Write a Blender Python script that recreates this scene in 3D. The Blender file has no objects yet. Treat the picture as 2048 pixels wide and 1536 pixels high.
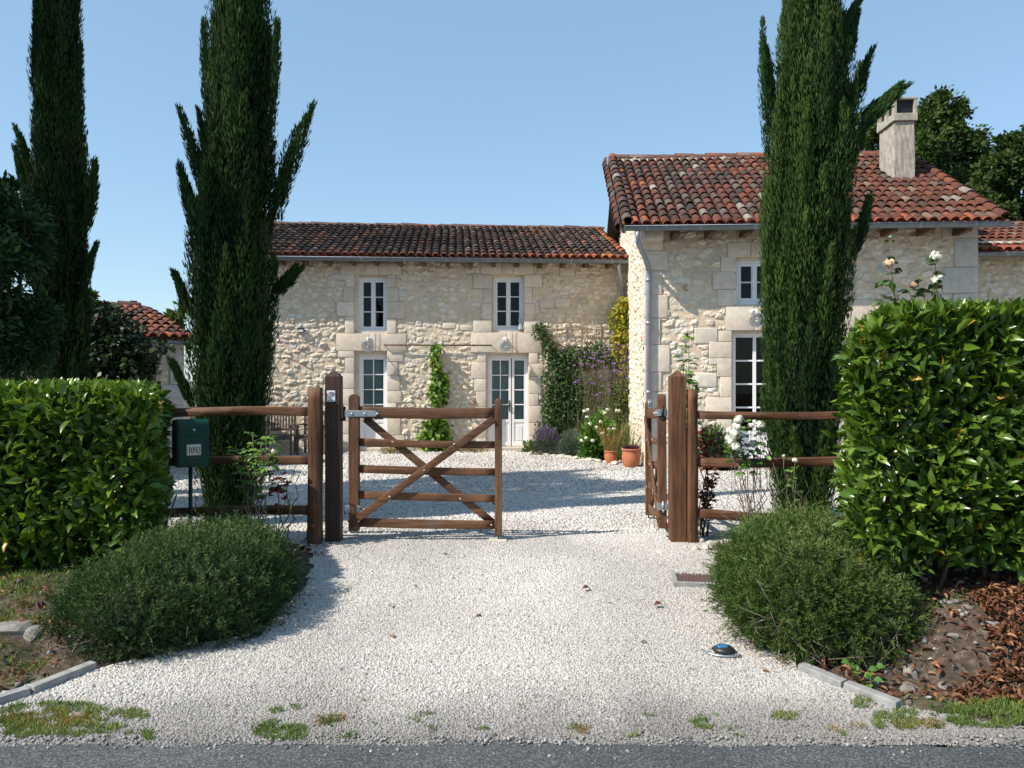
import bpy, bmesh, math, random
import numpy as np
from mathutils import Vector, Matrix, Euler

random.seed(7)
RNG = np.random.default_rng(11)
SC = bpy.context.scene
COL = SC.collection
R = math.radians

# ---------------------------------------------------------------- camera, sky, sun, exposure
F = 1560.0           # focal length in pixels of the 2048 px wide frame
HOR = 760.0          # horizon row
EYE = 1.6
cam_d = bpy.data.cameras.new('camera')
cam_d.sensor_width = 36.0
cam_d.lens = F / 2048.0 * 36.0
cam_d.shift_y = (HOR - 768.0) / 2048.0
cam_d.clip_start = 0.05
cam_d.clip_end = 3000
cam = bpy.data.objects.new('camera', cam_d)
COL.objects.link(cam)
cam.location = (0, 0, EYE)
cam.rotation_euler = (R(90), 0, 0)
SC.camera = cam

SUN_D = Vector((0.72, 0.36, -0.80)).normalized()
to_sun = -SUN_D
world = bpy.data.worlds.new('World')
SC.world = world
world.use_nodes = True
wn = world.node_tree
wn.nodes.clear()
sky = wn.nodes.new('ShaderNodeTexSky')
sky.sky_type = 'NISHITA'
sky.sun_disc = False
sky.sun_elevation = math.asin(to_sun.z)
sky.sun_rotation = math.atan2(to_sun.x, to_sun.y)
sky.air_density = 1.0
sky.dust_density = 0.45
sky.ozone_density = 1.6
bg = wn.nodes.new('ShaderNodeBackground')
bg.inputs['Strength'].default_value = 0.15
wo = wn.nodes.new('ShaderNodeOutputWorld')
haze_mix = wn.nodes.new('ShaderNodeMix'); haze_mix.data_type = 'RGBA'
haze_mix.inputs[0].default_value = .5
haze_mix.inputs[7].default_value = (1.50, 2.62, 3.55, 1)      # thin summer haze evens out the sky
wn.links.new(sky.outputs[0], haze_mix.inputs[6])
wn.links.new(haze_mix.outputs[2], bg.inputs[0])
wn.links.new(bg.outputs[0], wo.inputs[0])

sun_d = bpy.data.lights.new('sun', 'SUN')
sun_d.energy = 4.8
sun_d.angle = R(0.5)
sun_d.color = (1.0, 0.92, 0.82)
sun = bpy.data.objects.new('sun', sun_d)
COL.objects.link(sun)
sun.rotation_euler = SUN_D.to_track_quat('-Z', 'Y').to_euler()
sun.location = (-20, -8, 25)

SC.view_settings.view_transform = 'Standard'
SC.view_settings.look = 'None'
SC.view_settings.exposure = 0.50
SC.view_settings.gamma = 1.0

# ---------------------------------------------------------------- coordinates
def at(px, py, Y):
    return Vector(((px - 1024) * Y / F, Y, EYE + (HOR - py) * Y / F))

def smooth(x):
    x = np.clip(x, 0, 1)
    return x * x * (3 - 2 * x)

XL = ([3.3, 3.6, 4.2, 4.35, 4.8, 5.6, 6.7, 7.1, 7.6], [-6.0, -2.75, -2.27, -2.0, -1.5, -1.47, -1.75, -2.6, -9])
XR = ([3.3, 3.5, 3.8, 4.17, 4.5, 5.0, 6.0, 6.8, 7.1, 7.6], [6.0, 2.6, 1.86, 1.6, 1.47, 1.37, 1.57, 1.75, 2.6, 12])

def gz(x, y):
    x = np.asarray(x, float); y = np.asarray(y, float)
    z = np.interp(y, [-50, 3.5, 5, 6.4, 6.9, 7.6, 9, 12, 60], [0, 0, .1, .185, .2, .165, .1, 0, 0])
    xl = np.interp(y, *XL); xr = np.interp(y, *XR)
    bl = .2 * smooth((xl - x - .02) / .7) * smooth((y - 3.75) / 1.1) * (1 - smooth((y - 5.9) / .9))
    br = .36 * smooth((x - xr - .22) / .80) * smooth((y - 3.78) / .55) * (1 - smooth((y - 5.6) / 1.2))
    return z + bl + br

def gzf(x, y):
    return float(gz(x, y))

# ---------------------------------------------------------------- noise
def vnoise(x, y, seed=0, octaves=3):
    x = np.asarray(x, float); y = np.asarray(y, float)
    rs = np.random.RandomState(seed)
    tot = np.zeros(np.broadcast(x, y).shape); amp = 1.0; nrm = 0
    for o in range(octaves):
        T = rs.rand(128, 128)
        xi = np.floor(x).astype(int); yi = np.floor(y).astype(int)
        fx = x - xi; fy = y - yi
        fx = fx * fx * (3 - 2 * fx); fy = fy * fy * (3 - 2 * fy)
        a = T[xi % 128, yi % 128]; b = T[(xi + 1) % 128, yi % 128]
        c = T[xi % 128, (yi + 1) % 128]; d = T[(xi + 1) % 128, (yi + 1) % 128]
        tot = tot + amp * ((a * (1 - fx) + b * fx) * (1 - fy) + (c * (1 - fx) + d * fx) * fy)
        nrm += amp; amp *= .5; x = x * 2.03 + 11.3; y = y * 2.03 + 5.7
    return tot / nrm

# ---------------------------------------------------------------- object helpers
def thing(name, label, cat, loc=(0, 0, 0), rz=0.0, group=None):
    o = bpy.data.objects.new(name, None)
    COL.objects.link(o)
    o.empty_display_size = .1
    o.location = loc
    o.rotation_euler = (0, 0, rz)
    o['label'] = label
    o['category'] = cat
    if group: o['group'] = group
    return o

def tag(o, label=None, cat=None, group=None, kind=None):
    if label: o['label'] = label
    if cat: o['category'] = cat
    if group: o['group'] = group
    if kind: o['kind'] = kind
    return o

def link_mesh(name, me, material, parent=None, smooth_shade=False, loc=(0, 0, 0)):
    o = bpy.data.objects.new(name, me)
    COL.objects.link(o)
    if material is not None: me.materials.append(material)
    if parent is not None: o.parent = parent
    o.location = loc
    if smooth_shade and len(me.polygons):
        me.polygons.foreach_set('use_smooth', np.ones(len(me.polygons), bool))
    return o

def raw_mesh(name, V, faces, attrs=None):
    """V (n,3); faces: list of (m,k) int arrays; attrs: dict name -> (n,) float or (n,3) colour"""
    V = np.ascontiguousarray(V, dtype=np.float32)
    me = bpy.data.meshes.new(name)
    me.vertices.add(len(V))
    me.vertices.foreach_set('co', V.ravel())
    loops = np.concatenate([f.ravel() for f in faces]).astype(np.int32)
    sizes = np.concatenate([np.full(len(f), f.shape[1], np.int32) for f in faces])
    starts = np.concatenate([[0], np.cumsum(sizes)[:-1]]).astype(np.int32)
    me.loops.add(len(loops))
    me.loops.foreach_set('vertex_index', loops)
    me.polygons.add(len(sizes))
    me.polygons.foreach_set('loop_start', starts)
    me.update(calc_edges=True)
    if attrs:
        for k, a in attrs.items():
            a = np.asarray(a, np.float32)
            if a.ndim == 1:
                at_ = me.attributes.new(k, 'FLOAT', 'POINT')
                at_.data.foreach_set('value', np.ascontiguousarray(a))
            else:
                at_ = me.attributes.new(k, 'FLOAT_COLOR', 'POINT')
                c4 = np.ones((len(a), 4), np.float32); c4[:, :3] = a[:, :3]
                at_.data.foreach_set('color', c4.ravel())
    return me

def obj_raw(name, V, faces, material, parent=None, sm=False, attrs=None, loc=(0, 0, 0)):
    return link_mesh(name, raw_mesh(name, V, faces, attrs), material, parent, sm, loc)

def obj_bm(name, bm, material, parent=None, sm=False, loc=(0, 0, 0)):
    me = bpy.data.meshes.new(name)
    bmesh.ops.recalc_face_normals(bm, faces=bm.faces[:])
    bm.to_mesh(me); bm.free()
    return link_mesh(name, me, material, parent, sm, loc)

def bm_box(bm, x0, x1, y0, y1, z0, z1, bev=0.0, seg=2, mat4=None):
    b2 = bmesh.new()
    bmesh.ops.create_cube(b2, size=1.0)
    for v in b2.verts:
        v.co = Vector(((x0 + x1) / 2 + v.co.x * (x1 - x0), (y0 + y1) / 2 + v.co.y * (y1 - y0), (z0 + z1) / 2 + v.co.z * (z1 - z0)))
    if bev > 0:
        bmesh.ops.bevel(b2, geom=b2.edges[:] + b2.verts[:], offset=bev, segments=seg, affect='EDGES', profile=.6)
    if mat4 is not None: b2.transform(mat4)
    me = bpy.data.meshes.new('tmp'); b2.to_mesh(me); b2.free()
    bm.from_mesh(me); bpy.data.meshes.remove(me)
    return bm

def box_obj(name, x0, x1, y0, y1, z0, z1, material, parent=None, bev=.006, mat4=None):
    return obj_bm(name, bm_box(bmesh.new(), x0, x1, y0, y1, z0, z1, bev, 2, mat4), material, parent)

def tube_arrays(path, radii, n=8, cap=True, flat=None):
    path = [Vector(p) for p in path]
    V = []; Fq = []
    up = Vector((0, 0, 1))
    prev = None
    for i, p in enumerate(path):
        d = (path[min(i + 1, len(path) - 1)] - path[max(i - 1, 0)]).normalized()
        ref = prev if prev is not None else (Vector((1, 0, 0)) if abs(d.z) > .8 else up)
        s = d.cross(ref)
        if s.length < 1e-4: s = d.cross(Vector((0, 1, 0)))
        s.normalize(); t = s.cross(d).normalized(); prev = t
        for k in range(n):
            a = 2 * math.pi * k / n
            V.append(p + (s * math.cos(a) + t * math.sin(a)) * radii[i])
    m = len(path)
    for i in range(m - 1):
        for k in range(n):
            Fq.append((i * n + k, i * n + (k + 1) % n, (i + 1) * n + (k + 1) % n, (i + 1) * n + k))
    V = np.array([tuple(v) for v in V]); Fq = np.array(Fq)
    return V, Fq

class MB:
    """collects arrays into one mesh"""
    def __init__(s): s.V = []; s.F = {}; s.n = 0; s.A = {}
    def add(s, V, faces, **attrs):
        V = np.asarray(V, float)
        if not isinstance(faces, list): faces = [faces]
        for f in faces:
            f = np.asarray(f)
            s.F.setdefault(f.shape[1], []).append(f + s.n)
        s.V.append(V); s.n += len(V)
        for k, a in attrs.items():
            a = np.asarray(a, float)
            if a.ndim == 0: a = np.full(len(V), float(a))
            elif a.ndim == 1 and len(a) == 3 and len(V) != 3: a = np.tile(a, (len(V), 1))
            s.A.setdefault(k, []).append(a)
        return s
    def tube(s, path, radii, n=6, **attrs):
        if not hasattr(radii, '__len__'): radii = [radii] * len(path)
        V, Fq = tube_arrays(path, radii, n)
        s.add(V, Fq, **attrs)
        # end caps
        m = len(path)
        s.F.setdefault(n, []).append(np.array([[s.n - len(V) + k for k in range(n)][::-1], [s.n - n + k for k in range(n)]]))
        return s
    def build(s, name, material, parent=None, sm=False, loc=(0, 0, 0)):
        faces = [np.concatenate(f) for f in s.F.values()]
        return obj_raw(name, np.concatenate(s.V), faces, material, parent, sm, {k: np.concatenate(a) for k, a in s.A.items()}, loc)

def lathe(profile, n=20, center=(0, 0, 0), axis='z'):
    pr = np.array(profile, float); m = len(pr)
    a = np.arange(n) * 2 * math.pi / n
    V = np.zeros((m, n, 3))
    V[:, :, 0] = pr[:, 0:1] * np.cos(a); V[:, :, 1] = pr[:, 0:1] * np.sin(a); V[:, :, 2] = pr[:, 1:2]
    V = V.reshape(-1, 3)
    if axis == 'y': V = V[:, [0, 2, 1]] * np.array([1, -1, 1])
    i = np.arange(m - 1)[:, None] * n; k = np.arange(n)[None, :]; k2 = (k + 1) % n
    Fq = np.stack([i + k, i + k2, i + n + k2, i + n + k], -1).reshape(-1, 4)
    return V + np.array(center), Fq

def nrmz(a): return a / np.maximum(np.linalg.norm(a, axis=-1, keepdims=True), 1e-9)

def rand_dirs(n): return nrmz(RNG.normal(size=(n, 3)))

def leaves(P, D, N, L, W, kind='leaf', fold=.18, curl=.12):
    """arrays for n leaves: returns V, faces list, k (verts per leaf)"""
    n = len(P)
    D = nrmz(D); S = nrmz(np.cross(D, N)); N = nrmz(np.cross(S, D))
    L = np.broadcast_to(np.asarray(L, float), (n,))[:, None]; W = np.broadcast_to(np.asarray(W, float), (n,))[:, None]
    if kind == 'rhomb':
        m = P + D * L * .45
        V = np.stack([P, m + S * W / 2, P + D * L, m - S * W / 2], 1)
        f = [np.array([[0, 1, 2, 3]])]
    elif kind == 'strip':
        V = np.stack([P - S * W / 2, P + S * W / 2, P + D * L * .8 + S * W * .45, P + D * L, P + D * L * .8 - S * W * .45], 1)
        f = [np.array([[0, 1, 2, 3, 4]])]
    else:
        fo = N * W * fold
        m1 = P + D * L * .3 + N * L * curl * .5; m2 = P + D * L * .68 + N * L * curl * .45; t = P + D * L - N * L * curl * .25
        V = np.stack([P, m1, m2, t, m1 + S * W * .42 + fo, m2 + S * W * .42 + fo, m1 - S * W * .42 + fo, m2 - S * W * .42 + fo], 1)
        f = [np.array([[0, 4, 1], [5, 3, 2], [0, 1, 6], [2, 3, 7]]), np.array([[4, 5, 2, 1], [1, 2, 7, 6]])]
    k = V.shape[1]
    off = (np.arange(n) * k)[:, None, None]
    faces = [(ff[None] + off).reshape(-1, ff.shape[1]) for ff in f]
    return V.reshape(-1, 3), faces, k

def add_leaves(mb, P, D, N, L, W, kind='leaf', tint=None, **kw):
    V, f, k = leaves(P, D, N, L, W, kind, **kw)
    if tint is None: tint = RNG.random(len(P))
    mb.add(V, f, tint=np.repeat(tint, k))
    return mb

# ---------------------------------------------------------------- materials
def new_mat(name):
    m = bpy.data.materials.new(name); m.use_nodes = True
    nt = m.node_tree
    b = nt.nodes['Principled BSDF']
    return m, nt, b

def col4(c): return (c[0], c[1], c[2], 1)

def ramp(nt, fac, stops):
    r = nt.nodes.new('ShaderNodeValToRGB')
    e = r.color_ramp.elements
    while len(e) > 1: e.remove(e[-1])
    e[0].position = stops[0][0]; e[0].color = col4(stops[0][1])
    for p, c in stops[1:]:
        x = e.new(p); x.color = col4(c)
    nt.links.new(fac, r.inputs[0])
    return r.outputs[0]

def noise_node(nt, scale, detail=4, rough=.6, mscale=None, kind='noise', dist=0):
    tc = nt.nodes.new('ShaderNodeTexCoord'); src = tc.outputs['Object']
    if mscale is not None:
        mp = nt.nodes.new('ShaderNodeMapping'); mp.inputs['Scale'].default_value = mscale
        nt.links.new(src, mp.inputs[0]); src = mp.outputs[0]
    if kind == 'noise':
        n = nt.nodes.new('ShaderNodeTexNoise'); n.inputs['Detail'].default_value = detail; n.inputs['Roughness'].default_value = rough
        n.inputs['Distortion'].default_value = dist
    else:
        n = nt.nodes.new('ShaderNodeTexVoronoi')
    n.inputs['Scale'].default_value = scale
    nt.links.new(src, n.inputs['Vector'])
    return n

def bump(nt, b, h, strength, dist=.01):
    bn = nt.nodes.new('ShaderNodeBump'); bn.inputs['Strength'].default_value = strength; bn.inputs['Distance'].default_value = dist
    nt.links.new(h, bn.inputs['Height']); nt.links.new(bn.outputs[0], b.inputs['Normal'])

def mix(nt, f, a, b, mode='MIX'):
    m = nt.nodes.new('ShaderNodeMix'); m.data_type = 'RGBA'; m.blend_type = mode
    for sock, v in ((m.inputs[0], f), (m.inputs[6], a), (m.inputs[7], b)):
        if hasattr(v, 'links'): nt.links.new(v, sock)
        elif isinstance(v, (int, float)): sock.default_value = v
        else: sock.default_value = col4(v)
    return m.outputs[2]

def mat_plain(name, c1, c2=None, rough=.7, scale=12, metal=0, bmp=0, bscale=80, spec=.5, mscale=None, detail=5):
    m, nt, b = new_mat(name)
    c2 = c2 or tuple(x * .75 for x in c1)
    n = noise_node(nt, scale, detail, .65, mscale)
    c = ramp(nt, n.outputs['Fac'], [(.3, c2), (.7, c1)])
    nt.links.new(c, b.inputs['Base Color'])
    b.inputs['Roughness'].default_value = rough; b.inputs['Metallic'].default_value = metal
    b.inputs['Specular IOR Level'].default_value = spec
    if bmp:
        n2 = noise_node(nt, bscale, 4, .6, mscale)
        bump(nt, b, n2.outputs['Fac'], bmp)
    return m

def mat_leaf(name, stops, rough=.4, trans=.25, spec=.4):
    m, nt, b = new_mat(name)
    a = nt.nodes.new('ShaderNodeAttribute'); a.attribute_name = 'tint'
    c = ramp(nt, a.outputs['Fac'], stops)
    n = noise_node(nt, 3.0, 3)
    hsv = nt.nodes.new('ShaderNodeHueSaturation')
    mr = nt.nodes.new('ShaderNodeMapRange'); mr.inputs[3].default_value = .8; mr.inputs[4].default_value = 1.2
    nt.links.new(n.outputs['Fac'], mr.inputs[0]); nt.links.new(mr.outputs[0], hsv.inputs['Value']); nt.links.new(c, hsv.inputs['Color'])
    c = hsv.outputs[0]
    nt.links.new(c, b.inputs['Base Color'])
    b.inputs['Roughness'].default_value = rough
    b.inputs['Specular IOR Level'].default_value = spec
    if trans > 0:
        t = nt.nodes.new('ShaderNodeBsdfTranslucent')
        g = mix(nt, 1.0, c, (1.0, 1.0, .35), 'MULTIPLY')
        nt.links.new(g, t.inputs[0])
        ms = nt.nodes.new('ShaderNodeMixShader'); ms.inputs[0].default_value = trans
        out = nt.nodes['Material Output']
        nt.links.new(b.outputs[0], ms.inputs[1]); nt.links.new(t.outputs[0], ms.inputs[2]); nt.links.new(ms.outputs[0], out.inputs[0])
    return m

def mat_attr(name, rough=.85, nscale=14, amt=.35, bmp=.3, bscale=70, bdist=.006, spots=None):
    """colour from the 'Col' attribute, mottled"""
    m, nt, b = new_mat(name)
    a = nt.nodes.new('ShaderNodeAttribute'); a.attribute_name = 'Col'
    n = noise_node(nt, nscale, 6, .65)
    d = ramp(nt, n.outputs['Fac'], [(.3, (1 - amt,) * 3), (.7, (1 + amt * .35,) * 3)])
    c = mix(nt, 1.0, a.outputs['Color'], d, 'MULTIPLY')
    if spots:
        n3 = noise_node(nt, spots[0], 5, .7)
        s = ramp(nt, n3.outputs['Fac'], [(spots[1], (0, 0, 0)), (spots[1] + .06, (1, 1, 1))])
        c = mix(nt, s, c, spots[2])
    nt.links.new(c, b.inputs['Base Color'])
    b.inputs['Roughness'].default_value = rough
    b.inputs['Specular IOR Level'].default_value = .3
    if bmp:
        n2 = noise_node(nt, bscale, 5, .7)
        bump(nt, b, n2.outputs['Fac'], bmp, bdist)
    return m

def mat_wood(name, axis, dark, light, bmp=.35):
    sc = {'x': (3, 45, 45), 'z': (45, 45, 3), 'y': (45, 3, 45)}[axis]
    m, nt, b = new_mat(name)
    n = noise_node(nt, 1.0, 6, .65, sc, dist=.4)
    c = ramp(nt, n.outputs['Fac'], [(.3, dark), (.5, tuple((x + y) / 2 for x, y in zip(dark, light))), (.72, light)])
    n2 = noise_node(nt, 1.6, 4)
    w = ramp(nt, n2.outputs['Fac'], [(.35, (.62, .6, .6)), (.65, (1.1, 1.08, 1.05))])
    c = mix(nt, 1.0, c, w, 'MULTIPLY')
    n3 = noise_node(nt, 1.0, 3, .6, tuple(3.5 if q < 10 else 20 for q in sc), dist=1.2)
    k = ramp(nt, n3.outputs['Fac'], [(.66, (1, 1, 1)), (.74, (.42, .40, .40))])
    c = mix(nt, 1.0, c, k, 'MULTIPLY')
    n4 = noise_node(nt, 2.2, 5, .7)
    gy = ramp(nt, n4.outputs['Fac'], [(.55, (0, 0, 0)), (.75, (.35, .35, .35))])
    c = mix(nt, gy, c, (.20, .16, .13))
    nt.links.new(c, b.inputs['Base Color'])
    b.inputs['Roughness'].default_value = .62; b.inputs['Specular IOR Level'].default_value = .3
    bump(nt, b, n.outputs['Fac'], bmp, .006)
    return m

M = {}
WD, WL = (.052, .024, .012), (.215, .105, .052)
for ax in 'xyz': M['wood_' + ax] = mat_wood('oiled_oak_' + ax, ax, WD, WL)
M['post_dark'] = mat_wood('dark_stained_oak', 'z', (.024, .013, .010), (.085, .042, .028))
M['rail'] = mat_wood('cleft_chestnut', 'x', (.045, .021, .011), (.22, .105, .052), .6)
M['fpost'] = mat_wood('cleft_chestnut_post', 'z', (.042, .019, .010), (.20, .095, .044), .6)
M['teak'] = mat_wood('weathered_teak', 'z', (.07, .055, .045), (.18, .145, .12))
M['old_timber'] = mat_wood('rafter_timber', 'y', (.09, .05, .03), (.24, .14, .08))
M['galv'] = mat_plain('galvanised_steel', (.42, .45, .48), (.28, .31, .34), .42, 25, .75)
M['black_iron'] = mat_plain('black_iron', (.02, .02, .022), (.012, .012, .012), .5, 30, .4)
M['rust_iron'] = mat_plain('rusty_iron', (.10, .045, .025), (.04, .02, .015), .75, 40, .3)
M['bolt'] = mat_plain('bolt_head', (.65, .62, .58), (.45, .42, .4), .35, 40, .8)
M['zinc'] = mat_plain('zinc_sheet', (.20, .23, .26), (.14, .165, .19), .5, 9, .55)
M['zinc_pipe'] = mat_plain('zinc_pipe', (.33, .36, .41), (.25, .28, .33), .45, 9, .45)
M['white_paint'] = mat_plain('white_paint', (.80, .80, .80), (.74, .74, .75), .35, 5)
M['white_enamel'] = mat_plain('white_enamel', (.72, .72, .70), (.55, .55, .53), .35, 18)
M['mail_green'] = mat_plain('green_paint', (.006, .055, .036), (.004, .042, .028), .38, 8, spec=.22)
M['cream_plate'] = mat_plain('cream_enamel', (.72, .68, .58), (.66, .62, .52), .35, 30)
M['ink'] = mat_plain('black_ink', (.012, .012, .014), (.01, .01, .01), .5)
M['terracotta'] = mat_plain('terracotta', (.50, .17, .075), (.36, .115, .055), .8, 9, bmp=.15)
M['plaque'] = mat_plain('plaque_white', (.72, .72, .75), (.68, .68, .7), .3)
M['plaque_purple'] = mat_plain('plaque_purple', (.16, .08, .16), (.25, .15, .25), .4)
M['plaque_pink'] = mat_plain('plaque_pink', (.65, .35, .42), (.6, .3, .38), .4)
M['plaque_blue'] = mat_plain('plaque_blue', (.10, .18, .32), (.14, .22, .35), .4)
M['concrete'] = mat_plain('concrete', (.33, .33, .32), (.19, .19, .185), .85, 14, bmp=.3, bscale=120)
M['chimney'] = mat_plain('lime_render', (.46, .42, .35), (.25, .22, .18), .9, 7, bmp=.7, bscale=45, detail=8)
M['rock'] = mat_plain('limestone_rock', (.27, .25, .22), (.13, .12, .105), .9, 12, bmp=.6, bscale=40)
M['pale_rock'] = mat_plain('pale_limestone', (.62, .57, .48), (.42, .37, .29), .9, 14, bmp=.6, bscale=40)
M['deck'] = mat_plain('roof_underlay', (.05, .04, .035), (.03, .025, .02), .9)
M['mortar'] = mat_plain('lime_mortar', (.50, .42, .32), (.30, .25, .19), .95, 22, bmp=.5, bscale=70)
M['bark'] = mat_plain('bark', (.13, .095, .07), (.06, .045, .035), .9, 10, bmp=.6, bscale=30, mscale=(1, 1, .25))
M['twig'] = mat_plain('dry_twig', (.26, .21, .16), (.14, .11, .085), .85, 20)
M['green_stem'] = mat_plain('green_stem', (.10, .13, .045), (.12, .08, .04), .6, 15)
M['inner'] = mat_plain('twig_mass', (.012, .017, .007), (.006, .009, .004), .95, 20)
M['blind'] = mat_plain('venetian_blind', (.42, .52, .50), (.38, .48, .46), .6, 3)
M['black_plastic'] = mat_plain('black_plastic', (.018, .018, .02), (.03, .03, .033), .45)
M['blue_paint'] = mat_plain('blue_paint', (.03, .22, .50), (.02, .12, .3), .5, 30)
M['grey_stone'] = mat_plain('grey_figurine', (.42, .44, .47), (.3, .32, .35), .6)
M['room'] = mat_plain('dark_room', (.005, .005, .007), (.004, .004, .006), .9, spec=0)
M['shutter'] = mat_plain('grey_shutter', (.30, .34, .34), (.24, .28, .28), .6)
M['ashlar'] = mat_attr('dressed_limestone', .85, 9, .22, .35, 55, .006, spots=(38, .68, (.30, .26, .21)))
M['rubble'] = mat_attr('rubble_wall', .9, 16, .22, .5, 48, .012)
M['tile'] = mat_attr('clay_tile', .85, 18, .5, .4, 50, .006, spots=(24, .66, (.30, .27, .23)))
M['tile_dark'] = mat_attr('mossy_clay_tile', .85, 20, .55, .4, 50, .006, spots=(30, .70, (.26, .23, .20)))
M['gravel_stone'] = mat_attr('gravel_stone', .9, 60, .2, 0)

def glass_mat(name, tint=(.8, .85, .85), op=.0):
    m, nt, b = new_mat(name)
    b.inputs['Base Color'].default_value = (.01, .012, .014, 1)
    b.inputs['Roughness'].default_value = .03
    t = nt.nodes.new('ShaderNodeBsdfTransparent'); t.inputs[0].default_value = col4(tint)
    ms = nt.nodes.new('ShaderNodeMixShader')
    fr = nt.nodes.new('ShaderNodeFresnel'); fr.inputs[0].default_value = 1.27
    ad = nt.nodes.new('ShaderNodeMath'); ad.operation = 'ADD'; ad.inputs[1].default_value = op; ad.use_clamp = True
    gl = nt.nodes.new('ShaderNodeBsdfGlossy'); gl.inputs['Roughness'].default_value = .02
    nt.links.new(fr.outputs[0], ad.inputs[0]); nt.links.new(ad.outputs[0], ms.inputs[0])
    nt.links.new(t.outputs[0], ms.inputs[1]); nt.links.new(gl.outputs[0], ms.inputs[2])
    nt.links.new(ms.outputs[0], nt.nodes['Material Output'].inputs[0])
    return m
M['glass'] = glass_mat('window_glass')

M['laurel'] = mat_leaf('laurel_leaf', [(0, (.022, .052, .008)), (.45, (.075, .148, .016)), (.85, (.185, .295, .034)), (.97, (.28, .38, .055)), (1, (.38, .25, .03))], .26, .28, .42)
M['cypress'] = mat_leaf('cypress_spray', [(0, (.006, .018, .006)), (.5, (.020, .048, .013)), (1, (.075, .130, .030))], .75, .14, .10)
M['rosemary'] = mat_leaf('rosemary_needle', [(0, (.018, .042, .013)), (.6, (.050, .096, .030)), (1, (.135, .195, .070))], .65, .15, .12)
M['savin'] = mat_leaf('bush_needle', [(0, (.025, .050, .011)), (.6, (.075, .128, .030)), (1, (.18, .235, .075))], .65, .18, .12)
M['oak'] = mat_leaf('oak_leaf', [(0, (.020, .042, .014)), (.6, (.055, .095, .026)), (1, (.13, .18, .045))], .6, .25, .15)
M['tree_dark'] = mat_leaf('dark_tree_leaf', [(0, (.010, .032, .012)), (.6, (.028, .072, .022)), (1, (.085, .17, .04))], .5, .2, .25)
M['ivy'] = mat_leaf('ivy_leaf', [(0, (.008, .020, .008)), (.7, (.022, .045, .014)), (1, (.08, .12, .03))], .45, .15, .3)
M['jasmine'] = mat_leaf('climber_leaf', [(0, (.020, .050, .018)), (.6, (.060, .12, .035)), (1, (.15, .23, .06))], .45, .2, .3)
M['yellow_leaf'] = mat_leaf('yellow_leaf', [(0, (.08, .13, .02)), (.4, (.25, .28, .03)), (.75, (.48, .38, .04)), (1, (.42, .15, .03))], .5, .3, .3)
M['olive_leaf'] = mat_leaf('olive_green_leaf', [(0, (.06, .10, .02)), (.6, (.13, .19, .04)), (1, (.28, .26, .06))], .5, .25, .3)
M['vine'] = mat_leaf('vine_leaf', [(0, (.05, .12, .02)), (.5, (.12, .24, .03)), (1, (.27, .38, .06))], .45, .3, .35)
M['bright_leaf'] = mat_leaf('bright_green_leaf', [(0, (.04, .11, .02)), (.5, (.09, .21, .035)), (1, (.20, .33, .07))], .4, .25, .35)
M['rose_leaf'] = mat_leaf('rose_leaf', [(0, (.015, .04, .012)), (.6, (.045, .10, .025)), (1, (.12, .19, .04))], .45, .2, .35)
M['red_leaf'] = mat_leaf('red_leaf', [(0, (.07, .012, .012)), (.5, (.16, .03, .022)), (1, (.26, .075, .03))], .45, .25, .35)
M['lavender'] = mat_leaf('lavender_spike', [(0, (.06, .09, .05)), (.5, (.11, .13, .09)), (.62, (.12, .07, .20)), (1, (.26, .16, .38))], .7, .15, .2)
M['santolina'] = mat_leaf('grey_green_leaf', [(0, (.05, .08, .055)), (.6, (.10, .14, .10)), (1, (.19, .24, .17))], .7, .1, .2)
M['verbena'] = mat_leaf('verbena_floret', [(0, (.22, .12, .35)), (1, (.48, .30, .62))], .7, .25, .2)
M['white_petal'] = mat_leaf('white_petal', [(0, (.70, .69, .64)), (1, (.84, .84, .82))], .6, .25, .2)
M['peach_petal'] = mat_leaf('peach_petal', [(0, (.60, .36, .20)), (1, (.80, .66, .48))], .6, .25, .2)
M['faded_petal'] = mat_leaf('faded_petal', [(0, (.34, .17, .10)), (1, (.62, .42, .30))], .7, .2, .2)
M['bud_green'] = mat_leaf('bud_leaf', [(0, (.16, .24, .18)), (1, (.28, .38, .30))], .6, .2, .2)
M['grass'] = mat_leaf('grass_blade', [(0, (.06, .10, .02)), (.5, (.11, .19, .035)), (.8, (.20, .26, .06)), (1, (.40, .32, .14))], .5, .25, .3)
M['dry_grass'] = mat_leaf('dry_grass_blade', [(0, (.16, .15, .05)), (.6, (.30, .22, .09)), (1, (.42, .20, .07))], .6, .25, .2)
M['dead_leaf'] = mat_leaf('dead_leaf', [(0, (.06, .026, .015)), (.6, (.17, .070, .034)), (1, (.33, .17, .09))], .6, .15, .3)
M['heather'] = mat_leaf('heather_sprig', [(0, (.06, .02, .03)), (1, (.16, .05, .08))], .7, .1, .2)

# ================================================================ GROUND
def grow(a, b, step, lo, hi, f=1.25):
    mid = list(np.arange(a, b + 1e-6, step)); L = []; x = a; s = step
    while x > lo: s *= f; x -= s; L.append(x)
    H = []; x = b; s = step
    while x < hi: s *= f; x += s; H.append(x)
    return np.array(L[::-1] + mid + H)

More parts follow.
